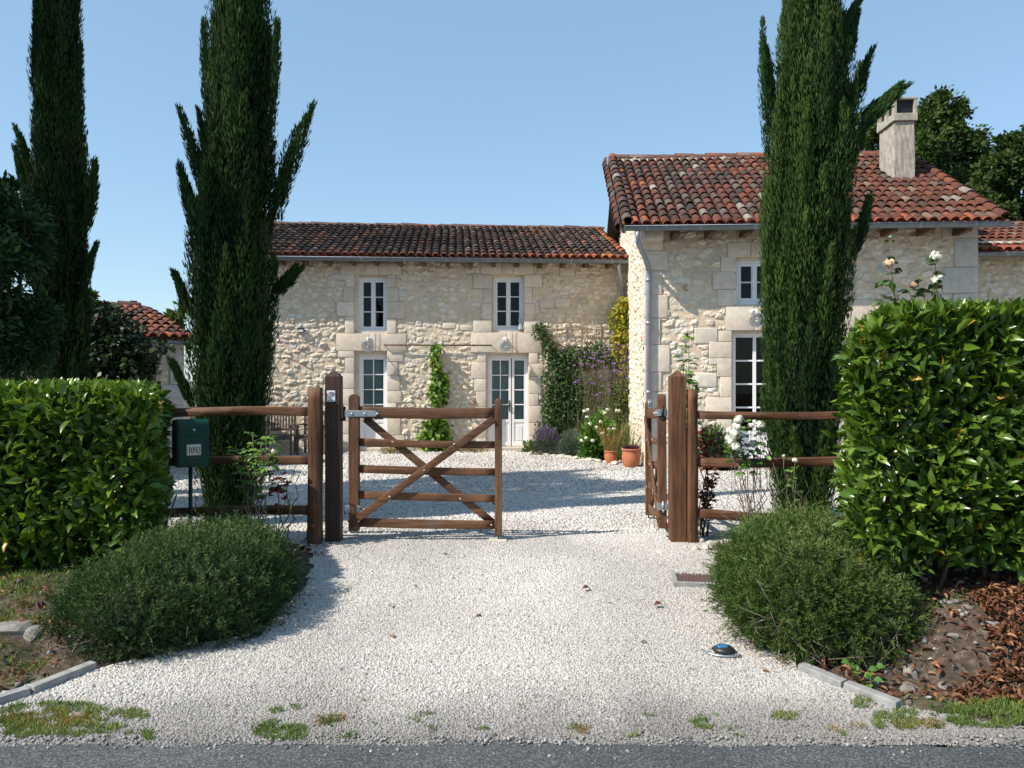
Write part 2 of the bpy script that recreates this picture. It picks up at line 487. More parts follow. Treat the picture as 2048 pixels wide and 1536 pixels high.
def height_sheet(name, xs, ys, zf, material, keep=None, cols=None):
    X, Y = np.meshgrid(xs, ys)
    Z = zf(X, Y)
    nx, ny = len(xs), len(ys)
    i = np.arange(ny - 1)[:, None] * nx; k = np.arange(nx - 1)[None, :]
    Fq = np.stack([i + k, i + k + 1, i + k + nx + 1, i + k + nx], -1).reshape(-1, 4)
    V = np.stack([X, Y, Z], -1).reshape(-1, 3)
    if keep is not None:
        c = V[Fq].mean(1); Fq = Fq[keep(c[:, 0], c[:, 1])]
    at_ = {'Col': cols(V[:, 0], V[:, 1])} if cols else None
    o = obj_raw(name, V, [Fq], material, None, True, at_)
    return tag(o, kind='structure')

# soil with grassy blotches
m, nt, b = new_mat('bank_soil')
n1 = noise_node(nt, 1.6, 6, .7); n2 = noise_node(nt, 22, 6, .7)
g = ramp(nt, n2.outputs['Fac'], [(.3, (.030, .021, .014)), (.52, (.080, .056, .038)), (.7, (.20, .165, .125))])
gr = ramp(nt, n2.outputs['Fac'], [(.3, (.03, .045, .012)), (.7, (.11, .13, .035))])
f = ramp(nt, n1.outputs['Fac'], [(.52, (0, 0, 0)), (.64, (.8, .8, .8))])
nt.links.new(mix(nt, f, g, gr), b.inputs['Base Color']); b.inputs['Roughness'].default_value = .95
bump(nt, b, n2.outputs['Fac'], .8, .03)
M['soil'] = m

def ground_z(X, Y):
    z = gz(X, Y)
    bank = (Y > 3.6) & (Y < 7) & ((X < np.interp(Y, *XL) - .05) | (X > np.interp(Y, *XR) + .05))
    z = z + np.where(bank, (vnoise(X * 5, Y * 5, 3) - .5) * .10 + (vnoise(X * 17, Y * 17, 4) - .5) * .03, 0)
    return z - .02
height_sheet('ground', grow(-4.2, 4.2, .05, -700, 700), grow(3.3, 7.4, .05, -60, 900), ground_z, M['soil'])

# asphalt
m, nt, b = new_mat('asphalt')
n1 = noise_node(nt, 105, 4, .8); n2 = noise_node(nt, 1.1, 5, .6); n3 = noise_node(nt, 60, 2, .5, kind='vor')
c = ramp(nt, n1.outputs['Fac'], [(.38, (.022, .026, .030)), (.52, (.066, .070, .073)), (.66, (.24, .245, .24))])
w = ramp(nt, n2.outputs['Fac'], [(.35, (.75, .78, .8)), (.65, (1.15, 1.15, 1.15))])
c = mix(nt, 1.0, c, w, 'MULTIPLY')
sp = ramp(nt, n3.outputs['Distance'], [(.10, (1, 1, 1)), (.16, (0, 0, 0))])
c = mix(nt, sp, c, (.22, .22, .215))
nt.links.new(c, b.inputs['Base Color']); b.inputs['Roughness'].default_value = .85
bump(nt, b, n1.outputs['Fac'], .6, .006)
M['asphalt'] = m
rx = np.arange(-9, 9.01, .06)
edge = 3.45 + (vnoise(rx * 3, rx * 0, 8) - .5) * .12 + (vnoise(rx * 14, rx * 0, 18) - .5) * .05
V = np.concatenate([np.stack([rx, np.full_like(rx, -6.0), rx * 0 + .004], 1), np.stack([rx, edge - .12, rx * 0 + .004], 1), np.stack([rx, edge, rx * 0 - .004], 1)])
n = len(rx); i = np.arange(n - 1)
tag(obj_raw('road', V, [np.concatenate([np.stack([i, i + 1, i + n + 1, i + n], 1), np.stack([i + n, i + n + 1, i + 2 * n + 1, i + 2 * n], 1)])], M['asphalt']), kind='structure')

# gravel sheet
m, nt, b = new_mat('gravel_bed')
tcn = noise_node(nt, 70, 2, .5, kind='vor'); n2 = noise_node(nt, .9, 5, .65); n3 = noise_node(nt, 55, 5, .75); n4 = noise_node(nt, 160, 3, .7)
sep = nt.nodes.new('ShaderNodeSeparateColor'); nt.links.new(tcn.outputs['Color'], sep.inputs[0])
c = ramp(nt, sep.outputs[0], [(0, (.38, .35, .30)), (.3, (.50, .47, .42)), (.75, (.58, .55, .50)), (1, (.64, .61, .56))])
gap = ramp(nt, tcn.outputs['Distance'], [(.46, (1, 1, 1)), (.80, (.66, .64, .60))])
c = mix(nt, 1.0, c, gap, 'MULTIPLY')
w = ramp(nt, n2.outputs['Fac'], [(.35, (.80, .78, .75)), (.62, (1.05, 1.04, 1.02))])
c = mix(nt, 1.0, c, w, 'MULTIPLY')
a = nt.nodes.new('ShaderNodeAttribute'); a.attribute_name = 'Col'
c = mix(nt, 1.0, c, a.outputs['Color'], 'MULTIPLY')
nt.links.new(c, b.inputs['Base Color']); b.inputs['Roughness'].default_value = .95; b.inputs['Specular IOR Level'].default_value = .2
mth = nt.nodes.new('ShaderNodeMath'); mth.operation = 'SUBTRACT'; nt.links.new(n3.outputs['Fac'], mth.inputs[0]); nt.links.new(tcn.outputs['Distance'], mth.inputs[1])
bump(nt, b, mth.outputs[0], .6, .012)
M['gravel'] = m

def gravel_keep(x, y):
    w = (vnoise(x * 4, y * 4, 5) - .5) * .22
    xl = np.interp(y, *XL); xr = np.interp(y, *XR)
    k = (x > xl + w) & (x < xr + w) & (y > 3.42 + w * .4)
    # behind the fence the whole yard is gravel
    k |= (y > 7.0) & (x > -13) & (x < 14) & (y < 19)
    return k

def gravel_tone(x, y):
    """greyer, dirtier grit towards the road edge"""
    t = smooth((y - 3.45 + (vnoise(x * 2, y * 2, 6) - .5) * .5) / .75)
    a = np.array([.46, .46, .47]); c = np.array([1, 1, 1])
    return a + (c - a) * t[:, None]
height_sheet('gravel_drive', np.arange(-13, 14, .075), np.arange(3.2, 19, .075),
             lambda x, y: gz(x, y) + (vnoise(x * 2.3, y * 2.3, 9) - .5) * .016 - .004, M['gravel'], gravel_keep, gravel_tone)

# loose stones on the gravel
CUBE = np.array([(x, y, z) for z in (-1, 1) for y in (-1, 1) for x in (-1, 1)], float)
CUBE[4:, :2] *= .62
CF = np.array([(0, 2, 3, 1), (4, 5, 7, 6), (0, 1, 5, 4), (2, 6, 7, 3), (0, 4, 6, 2), (1, 3, 7, 5)])
def stones(x, y, z, s, col):
    n = len(x)
    V = CUBE[None] * (1 + (RNG.random((n, 8, 3)) - .5) * .7) * np.stack([s * (1 + .5 * RNG.random(n)), s, s * (.5 + .3 * RNG.random(n))], 1)[:, None, :]
    a = RNG.random(n) * 6.28; t = (RNG.random(n) - .5) * 1.1
    ct, st = np.cos(t)[:, None], np.sin(t)[:, None]
    Vy = V[:, :, 1] * ct - V[:, :, 2] * st; Vz = V[:, :, 1] * st + V[:, :, 2] * ct
    ca, sa = np.cos(a)[:, None], np.sin(a)[:, None]
    Vx = V[:, :, 0] * ca - Vy * sa; Vy2 = V[:, :, 0] * sa + Vy * ca
    W = np.stack([Vx + x[:, None], Vy2 + y[:, None], Vz + z[:, None]], -1).reshape(-1, 3)
    f = (CF[None] + (np.arange(n) * 8)[:, None, None]).reshape(-1, 4)
    return W, f, np.repeat(col, 8, 0)

def scatter(n, x0, x1, y0, y1, keep):
    x = RNG.uniform(x0, x1, n); y = RNG.uniform(y0, y1, n); k = keep(x, y)
    return x[k], y[k]
mb = MB()
for (nn, y0, y1, smin, smax) in ((330000, 3.3, 7.2, .0024, .0062), (60000, 7.2, 11, .007, .013), (52000, 11, 18.5, .012, .022), (3500, 3.3, 7.2, .007, .012)):
    xw = 2.9 if y0 < 5 else (5.0 if y0 < 9 else 6.5)
    if smin == .007 and smax == .012: kf = lambda x, y: gravel_keep(x, y) & (vnoise(x * 1.5, y * 1.5, 12) > .42)
    else: kf = gravel_keep
    x, y = scatter(nn, -xw, xw, y0, y1, kf)
    s = smin + (smax - smin) * RNG.random(len(x)) ** 1.8
    z = gz(x, y) + (vnoise(x * 2.3, y * 2.3, 9) - .5) * .016 - .004 + s * .12
    v = .41 + .21 * RNG.random(len(x)) ** .8
    dark = RNG.random(len(x)) < .10; v = np.where(dark, v * .55, v)
    warm = .01 + RNG.random(len(x)) * .10
    c = np.stack([v, v * (1 - warm * .5) - .008, v * (1 - warm) - .025], 1) * gravel_tone(x, y) * (.86 + .24 * smooth((vnoise(x * 1.1, y * .7, 61) - .25) / .5))[:, None]
    mb.add(*(lambda W, f, c_: (W, f))(*(lambda r: r)(stones(x, y, z, s, c))), Col=np.repeat(c, 8, 0))
x = RNG.uniform(-3, 3, 900); y = 3.50 - np.abs(RNG.normal(size=900)) * .07
s = .0025 + .005 * RNG.random(900) ** 2; v = .16 + .24 * RNG.random(900)
W, f, cc = stones(x, y, .004 + s * .3, s, np.stack([v, v * .97, v * .92], 1)); mb.add(W, f, Col=cc)
tag(mb.build('gravel', M['gravel_stone']), kind='stuff')

# stony rubble in the banks
mb = MB()
for side in (-1, 1):
    n = 300 if side < 0 else 1500
    x = RNG.uniform(-3.6, -2.0, n) if side < 0 else RNG.uniform(1.5, 3.6, n)
    y = RNG.uniform(3.8, 5.4, n)
    k = ~gravel_keep(x, y); x, y = x[k], y[k]
    s = .003 + .016 * RNG.random(len(x)) ** 6
    v = .10 + .26 * RNG.random(len(x))
    c = np.stack([v, v * .95, v * .86], 1)
    W, f, cc = stones(x, y, ground_z(x, y) + s * .3, s, c)
    mb.add(W, f, Col=cc)
tag(mb.build('rubble', M['gravel_stone']), kind='stuff')

# ================================================================ MASONRY
def rubble_grid(u0, u1, z0, z1, res, seed, flats=(), openings=(), topf=None, cw=.19, ch=.115, relief=1.0, name='wall', parent=None, mapper=None, bright=1.0):
    us = np.arange(u0, u1 + res * .5, res); zs = np.arange(z0, z1 + res * .5, res)
    U, Z = np.meshgrid(us, zs)
    rs = np.random.RandomState(seed)
    Uw = U + (vnoise(U * 7, Z * 7, seed + 1) - .5) * .10; Zw = Z + (vnoise(U * 6 + 40, Z * 6, seed + 2) - .5) * .085 + (vnoise(U * .8, Z * .8, seed + 9) - .5) * .25
    T = {k: rs.rand(256, 256) for k in ('jx', 'jz', 'sx', 'sz', 'h', 'v', 'w', 'm')}
    r0 = np.floor(Zw / ch).astype(int)
    F1 = np.full(U.shape, 9.0); F2 = np.full(U.shape, 9.0); ir = np.zeros(U.shape, int); ic = np.zeros(U.shape, int)
    for dr in (-1, 0, 1):
        r = r0 + dr
        off = T['m'][r % 256, 7] * cw
        rw = cw * (.75 + .6 * T['m'][r % 256, 11])
        c0 = np.floor((Uw + off) / rw).astype(int)
        for dc in (-1, 0, 1):
            c = c0 + dc
            a, b_ = r % 256, c % 256
            cx = (c + .5 + (T['jx'][a, b_] - .5) * .5) * rw - off; cz = (r + .5 + (T['jz'][a, b_] - .5) * .45) * ch
            sx = rw * (.26 + .30 * T['sx'][a, b_] ** 1.3); sz = ch * (.26 + .30 * T['sz'][a, b_])
            d = (np.abs((Uw - cx) / sx) ** 2.5 + np.abs((Zw - cz) / sz) ** 2.5) ** .4
            new = d < F1
            F2 = np.where(new, F1, np.minimum(F2, d)); F1 = np.where(new, d, F1)
            ir = np.where(new, a, ir); ic = np.where(new, b_, ic)
    hh = T['h'][ir, ic]; vv = T['v'][ir, ic]; ww = T['w'][ir, ic]
    wob = (vnoise(U * 30, Z * 30, seed + 8, 2) - .5) * .75
    mask = smooth((F2 - F1) / .38) * smooth((1.15 + wob - F1) / .42)
    n_mid = vnoise(U * 22, Z * 22, seed + 3); n_f = vnoise(U * 48, Z * 48, seed + 4, 2)
    H = (.006 + .040 * hh ** 1.3) * relief
    # exposed patches differ: in places the mortar covers nearly everything
    cover = smooth((vnoise(U * .7, Z * .7, seed + 6) - .33) / .3)
    H = H * (.45 + .55 * cover)
    h = mask * H * (.35 + 1.25 * n_mid) * .98 + mask * (n_f - .5) * .020 + (vnoise(U * 9, Z * 9, seed + 5) - .5) * .012
    mort = np.array([.68, .565, .425]); mort2 = np.array([.56, .435, .30])
    mt = smooth((vnoise(U * 1.3, Z * 1.3, seed + 7) - .35) / .4)[..., None]
    C = mort * mt + (mort * .55 + mort2 * .45) * (1 - mt)
    st = np.array([.70, .615, .495]) * (.84 + .28 * vv)[..., None]
    st = np.where((ww > .985)[..., None], np.array([.50, .33, .22]), st)
    st = np.where((ww < .06)[..., None], np.array([.54, .50, .43]), st)
    st = np.where(((ww > .10) & (ww < .28))[..., None], np.array([.74, .69, .60]), st)
    mk = smooth((mask - .12) / .35)[..., None]
    C = C * (1 - mk) + st * mk
    C = C * bright
    for (a0, a1, b0, b1) in flats:
        ins = (U > a0 - .01) & (U < a1 + .01) & (Z > b0 - .01) & (Z < b1 + .01)
        h = np.where(ins, -.004, h)
    V = np.stack([U, -h, Z], -1).reshape(-1, 3)
    nx, ny = len(us), len(zs)
    i = np.arange(ny - 1)[:, None] * nx; k = np.arange(nx - 1)[None, :]
    Fq = np.stack([i + k, i + k + 1, i + k + nx + 1, i + k + nx], -1).reshape(-1, 4)
    cen = V[Fq].mean(1)
    keep = np.ones(len(Fq), bool)
    for (a0, a1, b0, b1) in openings:
        keep &= ~((cen[:, 0] > a0) & (cen[:, 0] < a1) & (cen[:, 2] > b0) & (cen[:, 2] < b1))
    if topf is not None: keep &= cen[:, 2] < topf(cen[:, 0])
    Fq = Fq[keep]
    if mapper is not None: V = mapper(V)
    return obj_raw(name, V, [Fq], M['rubble'], parent, True, {'Col': C.reshape(-1, 3)})

class Blocks:
    """dressed stones gathered into one mesh"""
    def __init__(s): s.mb = MB()
    def add(s, x0, x1, z0, z1, front=-.024, back=.2, col=None, bev=.007, xf=None):
        g = .004
        b2 = bmesh.new()
        bm_box(b2, x0 + g, x1 - g, front - RNG.random() * .007, back, z0 + g, z1 - g, bev, 2)
        if xf: b2.transform(xf)
        V = np.array([v.co[:] for v in b2.verts])
        b2.verts.index_update()
        fs = {}
        for f in b2.faces: fs.setdefault(len(f.verts), []).append([v.index for v in f.verts])
        b2.free()
        if col is None:
            t = RNG.random(); v = .86 + .22 * RNG.random()
            col = (np.array([.68, .575, .465]) * (1 - t) + np.array([.70, .62, .52]) * t) * v
        s.mb.add(V, [np.array(q) for q in fs.values()], Col=col)
    def build(s, name, parent): return s.mb.build(name, M['ashlar'], parent)

def surround(parent, u0, u1, z0, z1, lintel=None, pattern=(.20, .40, .24), seed=0, keystone=True, reb=(.09, .0, .06, .05)):
    """jamb stones round an opening; returns flat rects for the rubble under them"""
    rs = random.Random(seed)
    B = Blocks(); flats = []
    for side in (-1, 1):
        z = z0; i = seed
        while z < z1 - .01:
            h = min(rs.uniform(.27, .40), z1 - z)
            if z1 - z - h < .14: h = z1 - z
            w = pattern[i % len(pattern)] * rs.uniform(.9, 1.1)
            a, c = (u0 - w, u0) if side < 0 else (u1, u1 + w)
            B.add(a, c, z, z + h); flats.append((a, c, z, z + h)); z += h; i += 1
    if lintel:
        l0, l1, h = lintel
        flats.append((l0, l1, z1, z1 + h))
        if keystone:
            k0 = (u0 + u1) / 2 - .02; k1 = k0 + .14; k2 = k1 + .10
            for a, c in ((l0, k0), (k0, k1), (k1, k2), (k2, l1)): B.add(a, c, z1, z1 + h)
        else:
            k0 = l0 + (l1 - l0) * .4; k1 = l0 + (l1 - l0) * .62
            for a, c in ((l0, k0), (k0, k1), (k1, l1)): B.add(a, c, z1, z1 + h)
    a, c, t, s_ = reb
    for q in ((u0 - .02, u0 + a, z0, z1 + .01), (u1 - c, u1 + .02, z0, z1 + .01)):
        if q[1] - q[0] > .021: B.add(*q, front=.085, back=.32, bev=.006)
    B.add(u0 - .02, u1 + .02, z1 - t, z1 + .02, front=.090, back=.33, bev=.006)
    if s_: B.add(u0 - .02, u1 + .02, z0 - .02, z0 + s_, front=.05, back=.31, bev=.006)
    B.build('stone_surround', parent)
    return flats

def bars(mb_, lst):
    for (x0, x1, y0, y1, z0, z1) in lst: bm_box(mb_, x0, x1, y0, y1, z0, z1, .004, 1)

def leaf_frame(bm, x0, x1, z0, z1, y, cols, rows, st=.05, bot=.06, bar=.022, d=.045, glz=None):
    """a casement: stiles, rails and glazing bars between x0..x1, z0..z1; glz = bottom of the glazed field"""
    g0 = z0 + bot if glz is None else glz
    L = [(x0, x0 + st, y, y + d, z0, z1), (x1 - st, x1, y, y + d, z0, z1), (x0 + st, x1 - st, y + .001, y + d, z1 - st, z1), (x0 + st, x1 - st, y + .001, y + d, g0 - bot, g0)]
    gx0, gx1, gz0, gz1 = x0 + st, x1 - st, g0, z1 - st
    for c in range(1, cols):
        x = gx0 + (gx1 - gx0) * c / cols; L.append((x - bar / 2, x + bar / 2, y + .004, y + d - .004, gz0, gz1))
    for r in range(1, rows):
        z = gz0 + (gz1 - gz0) * r / rows; L.append((gx0, gx1, y + .007, y + d - .006, z - bar / 2, z + bar / 2))
    bars(bm, L)
    return (gx0, gx1, gz0, gz1)

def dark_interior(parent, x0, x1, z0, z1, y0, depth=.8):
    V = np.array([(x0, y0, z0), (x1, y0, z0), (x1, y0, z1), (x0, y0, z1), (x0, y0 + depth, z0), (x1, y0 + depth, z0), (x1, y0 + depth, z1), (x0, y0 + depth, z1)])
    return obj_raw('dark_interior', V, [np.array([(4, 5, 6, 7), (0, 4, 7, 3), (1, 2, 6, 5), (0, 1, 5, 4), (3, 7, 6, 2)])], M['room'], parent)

def glass_part(parent, rects, y):
    bm = bmesh.new()
    for (a, c, b0, b1) in rects: bm_box(bm, a - .006, c + .006, y, y + .006, b0 - .006, b1 + .006)
    return obj_bm('pane', bm, M['glass'], parent)

def window(parent, x0, x1, z0, z1, rows=3, y=.14, label=None):
    """two-leaf casement window set back in its stone opening"""
    w = thing('window', label, 'x'); del w['category']
    if label is None: del w['label']
    w.parent = parent
    bm = bmesh.new()
    bars(bm, [(x0, x0 + .045, y - .01, y + .07, z0, z1), (x1 - .045, x1, y - .01, y + .07, z0, z1), (x0 + .045, x1 - .045, y - .012, y + .07, z1 - .045, z1), (x0, x1, y - .045, y + .07, z0 - .05, z0 + .05)])
    obj_bm('frame', bm, M['white_paint'], w)
    xm = (x0 + x1) / 2; R_ = []
    bm = bmesh.new()
    R_.append(leaf_frame(bm, x0 + .047, xm - .001, z0 + .055, z1 - .047, y + .005, 1, rows))
    R_.append(leaf_frame(bm, xm + .001, x1 - .047, z0 + .055, z1 - .047, y + .005, 1, rows))
    bars(bm, [(xm - .03, xm + .03, y - .008, y + .004, z0 + .056, z1 - .05)])
    obj_bm('casement', bm, M['white_paint'], w)
    glass_part(w, R_, y + .022)
    dark_interior(w, x0, x1, z0, z1, y + .07)
    return w

def blinds(parent, x0, x1, z0, z1, y):
    bm = bmesh.new(); z = z0 + .01
    rot = Matrix.Rotation(R(62), 4, 'X')
    while z < z1:
        bm_box(bm, x0, x1, -.012, .012, -.0008, .0008, 0, 1, Matrix.Translation((0, y, z)) @ rot); z += .022
    return obj_bm('blind', bm, M['blind'], parent)

# ================================================================ ROOF TILES
def tile_geo(r0, r1, L, hgt, concave, n=7, thick=.014):
    a = np.linspace(0, math.pi, n)
    rows = []
    for (s, rr, t) in ((0, r0, 0), (L, r1, 0), (0, r0 - thick, 1), (L, r1 - thick, 1)):
        x = rr * np.cos(a); h = hgt * rr / r0 * np.sin(a)
        if t: h = (hgt * rr / r0) * np.sin(a)
        if concave: h = -h
        rows.append(np.stack([x, np.full(n, s), h], 1))
    V = np.concatenate(rows)
    k = np.arange(n - 1)
    f = np.concatenate([np.stack([k, k + 1, k + 1 + n, k + n], 1),
                        np.stack([k, k + 2 * n, k + 1 + 2 * n, k + 1], 1),
                        np.stack([k + 2 * n, k + 3 * n, k + 1 + 3 * n, k + 1 + 2 * n], 1)])
    return V, f

def place_tiles(mb_, geo, P, U, S, N, cols, jit=.02):
    """geo in (x across, s along, h normal); P (n,3) positions; axes U,S,N (3,)"""
    V, f = geo; n = len(P); m_ = len(V)
    a = (RNG.random(n) - .5) * 2 * jit
    ca, sa = np.cos(a)[:, None], np.sin(a)[:, None]
    x = V[None, :, 0] * ca - V[None, :, 1] * sa; s = V[None, :, 0] * sa + V[None, :, 1] * ca
    h = V[None, :, 2] + (RNG.random(n) - .5)[:, None] * .008
    W = P[:, None, :] + x[..., None] * U + s[..., None] * S + h[..., None] * N
    ff = (f[None] + (np.arange(n) * m_)[:, None, None]).reshape(-1, 4)
    mb_.add(W.reshape(-1, 3), ff, Col=np.repeat(cols, m_, 0))

def tile_roof(parent, u0, u1, y0, z0, run, rise, palette, eave_col, mat, pitch=.18, exposure=.32, skip=None):
    Ls = math.hypot(run, rise)
    S = np.array([0, run / Ls, rise / Ls]); N = np.array([0, -rise / Ls, run / Ls]); U = np.array([1., 0, 0])
    O = np.array([0, y0, z0])
    ncol = int(round((u1 - u0) / pitch)); nrow = int(math.ceil((Ls - .05) / exposure))
    I, J = np.meshgrid(np.arange(ncol), np.arange(nrow)); I = I.ravel(); J = J.ravel()
    uc = u0 + (I + .5) * pitch + (RNG.random(len(I)) - .5) * .014
    # each column wanders a little, and the roof sags gently
    wob = (vnoise(np.arange(ncol + 1) * .35, np.arange(ncol + 1) * 0, 31) - .5) * .05
    sag = (vnoise(uc * .5, J * .35, 33) - .5) * .05
    s = J * exposure + (RNG.random(len(I)) - .5) * .03 + wob[I]
    mb_ = MB()
    ok = s < Ls - .12
    if skip is not None: ok &= ~skip(uc, s)
    pos = lambda u, s_, h: O + u[:, None] * U + s_[:, None] * S + h[:, None] * N
    Vc, fc = tile_geo(.078, .064, .42, .070, False); Vc = Vc.copy(); Vc[:, 2] += np.where(Vc[:, 1] > .2, .030, .062)
    c = palette(uc, s)
    place_tiles(mb_, (Vc, fc), pos(uc, s, sag)[ok], U, S, N, c[ok])
    Vk, fk = tile_geo(.085, .07, .42, .05, True); Vk = Vk.copy(); Vk[:, 2] += np.where(Vk[:, 1] > .2, .050, .066)
    uk = u0 + I * pitch; cc = palette(uk, s) * .7
    place_tiles(mb_, (Vk, fk), pos(uk, s - .05, sag)[ok], U, S, N, cc[ok])
    roof = mb_.build('roof_tiles', mat, parent, True)
    roof.data.polygons.foreach_set('use_smooth', np.ones(len(roof.data.polygons), bool))
    # eave course: doubled orange tiles
    mb_ = MB()
    ue = u0 + (np.arange(ncol) + .5) * pitch; n = len(ue); z_ = np.zeros(n)
    ce = eave_col(ue)
    place_tiles(mb_, (Vc, fc), pos(ue, z_ - .055, z_ - .002), U, S, N, ce, .04)
    Vi, fi = tile_geo(.056, .05, .2, .052, False); Vi = Vi.copy(); Vi[:, 2] += .050
    place_tiles(mb_, (Vi, fi), pos(ue + .008, z_ - .05 + RNG.random(n) * .02, z_), U, S, N, eave_col(ue) * .85, .12)
    uk = u0 + np.arange(ncol + 1) * pitch; n2 = len(uk); z2 = np.zeros(n2)
    place_tiles(mb_, (Vk, fk), pos(uk, z2 - .085, z2 - .006), U, S, N, eave_col(uk) * .9, .04)
    mb_.build('eave_tiles', mat, parent, True)
    # mortar plugs behind the eave ends + deck
    bm = bmesh.new()
    rot = Matrix.Rotation(math.atan2(rise, run), 4, 'X')
    bm_box(bm, u0 - .02, u1 + .02, .03, Ls, -.03, .02, 0, 1, Matrix.Translation((0, y0, z0)) @ rot)
    obj_bm('roof_deck', bm, M['deck'], parent)
    # ridge
    O2 = O + S * Ls
    mb_ = MB()
    nr = int((u1 - u0) / .34)
    ur = u0 + np.arange(nr) * .34
    Vr, fr = tile_geo(.125, .105, .42, .105, False)
    P = O2 + np.stack([ur, np.zeros(nr), np.full(nr, .03)], 1) + np.stack([z_[:1].repeat(nr), z_[:1].repeat(nr), (RNG.random(nr) - .5) * .03], 1)
    place_tiles(mb_, (Vr, fr), P, np.array([0, 1., 0]), np.array([1., 0, 0]), np.array([0, 0, 1.]), palette(ur, np.full(nr, Ls)) * 1.0 + np.array([.04, .012, .006]), .04)
    rd = mb_.build('ridge_tiles', mat, parent, True)
    us = np.arange(u0, u1 + .01, .07)
    top = .045 + (vnoise(us * 4, us * 0, 41) - .5) * .05
    V = np.concatenate([np.stack([us, np.full_like(us, -.16) + (vnoise(us * 5, us * 0 + 3, 42) - .5) * .05, np.full_like(us, -.06)], 1), np.stack([us, np.full_like(us, -.09), top], 1), np.stack([us, np.full_like(us, .09), top], 1), np.stack([us, np.full_like(us, .16), np.full_like(us, -.06)], 1)]) + O2
    n = len(us); i = np.arange(n - 1)
    obj_raw('ridge_mortar', V, [np.concatenate([np.stack([i + k * n, i + 1 + k * n, i + 1 + (k + 1) * n, i + (k + 1) * n], 1) for k in range(3)])], M['mortar'], parent, True)
    return Ls, S, N, O

def pal(colors, probs):
    C = np.array(colors); p = np.array(probs) / sum(probs)
    def f(u, s):
        k = RNG.choice(len(C), len(u), p=p)
        drift = .78 + .5 * vnoise(u * .9, np.asarray(s, float) * 1.1, 57)
        return C[k] * ((.86 + .28 * RNG.random(len(u))) * drift)[:, None]
    return f

def half_gutter(parent, u0, u1, y, z, r=.075):
    a = np.linspace(-.05, math.pi + .05, 10)
    mb_ = MB()
    us = np.linspace(u0, u1, 12)
    for sgn, rr in ((1, r), (-1, r - .004)):
        V = np.array([(u, y - rr * math.cos(t), z - rr * math.sin(t)) for u in us for t in a])
        i = np.arange(len(us) - 1)[:, None] * 10; k = np.arange(9)[None]
        mb_.add(V, np.stack([i + k, i + k + 1, i + k + 11, i + k + 10], -1).reshape(-1, 4))
    mb_.tube([(u0, y - r, z + .002), (u1, y - r, z + .002)], .009, 8)
    for u in (u0, u1):
        V = np.array([(u, y, z)] + [(u, y - r * math.cos(t), z - r * math.sin(t)) for t in a])
        mb_.add(V, np.array([(0, i + 1, i + 2) for i in range(9)]))
    g = mb_.build('gutter', M['zinc'], parent)
    mb_ = MB(); u = u0 + .4
    while u < u1:
        V = np.array([(u + d, y - (r + .003) * math.cos(t), z - (r + .003) * math.sin(t)) for d in (-.012, .012) for t in a])
        k = np.arange(9); mb_.add(V, np.stack([k, k + 1, k + 11, k + 10], -1)); u += .92
    mb_.build('gutter_bracket', M['zinc_pipe'], g)['kind'] = 'stuff'
    return g

class Wall:
    def __init__(s, loc, rz):
        s.loc = Vector(loc); s.rz = rz
        s.x = Vector((math.cos(rz), math.sin(rz), 0)); s.n = Vector((-math.sin(rz), math.cos(rz), 0))
    def uv(s, px, py, yoff=0.0):
        a = (px - 1024) / F
        t = (s.loc.dot(s.n) + yoff) / (a * s.n.x + s.n.y)
        P = Vector((a * t, t, 0))
        return ((P - s.loc).dot(s.x), EYE + (HOR - py) * t / F)
    def u(s, px, yoff=0.0): return s.uv(px, 760, yoff)[0]
    def z(s, px, py, yoff=0.0): return s.uv(px, py, yoff)[1]
    def world(s, u, y, z): 
        p = s.loc + s.x * u + s.n * y; p.z = z; return p

# ================================================================ LEFT HOUSE
LW = Wall((0, 17.7, 0), R(4))
house = thing('stone_house', 'long low cream rubble stone house with two white upper windows and a dark tiled roof', 'house', LW.loc, LW.rz)
uL = LW.u(462); uR = LW.u(1262)
def rect(W, px0, px1, py0, py1, pyc=None):
    u0 = W.u(px0); u1 = W.u(px1); c = (px0 + px1) / 2
    return u0, u1, W.z(c, py1), W.z(c, py0)
w1 = rect(LW, 708.5, 774, 549, 667); d1 = rect(LW, 708.5, 774, 702, 904)
w2 = rect(LW, 983.4, 1048, 549, 665); d2 = rect(LW, 972, 1057.5, 706, 904)
d1 = (d1[0], d1[1], 0.0, d1[3]); d2 = (d2[0], d2[1], 0.0, d2[3])
ZE = LW.z(900, 514, -.36)
WTOP = ZE + .07
flats = []
sg = lambda n, p: n
flats += surround(house, w1[0], w1[1], w1[2], w1[3], (LW.u(681), LW.u(803), .26), seed=0, keystone=False, reb=(.10, .01, .07, .05))
flats += surround(house, w2[0], w2[1], w2[2], w2[3], (LW.u(962), LW.u(1066), .26), seed=1, keystone=False, reb=(.05, .01, .07, .05))
flats += surround(house, d1[0], d1[1], d1[2], d1[3], (LW.u(672), LW.u(813), w1[2] - d1[3]), seed=2, pattern=(.30, .22, .36), reb=(.10, .01, .09, 0))
flats += surround(house, d2[0], d2[1], d2[2], d2[3], (LW.u(942), LW.u(1084), w2[2] - d2[3]), seed=1, pattern=(.34, .22, .30), reb=(.06, .01, .07, 0))
B = Blocks()
for (a, c, b0, b1) in ((661, 697, 547, 561), (796, 816, 578, 594), (1079, 1108, 598, 617), (1110, 1141, 597, 615), (920, 945, 650, 662), (885, 912, 645, 658), (1118, 1150, 535, 552), (1145, 1168, 556, 566), (690, 712, 860, 880), (796, 830, 880, 902)):
    u0, z1_ = LW.uv(a, b0); u1, z0_ = LW.uv(c, b1)
    B.add(u0, u1, z0_, z1_, front=-.016, back=.05, bev=.02, col=np.array([.66, .60, .50]) * (.9 + .2 * RNG.random())); flats.append((u0, u1, z0_, z1_))
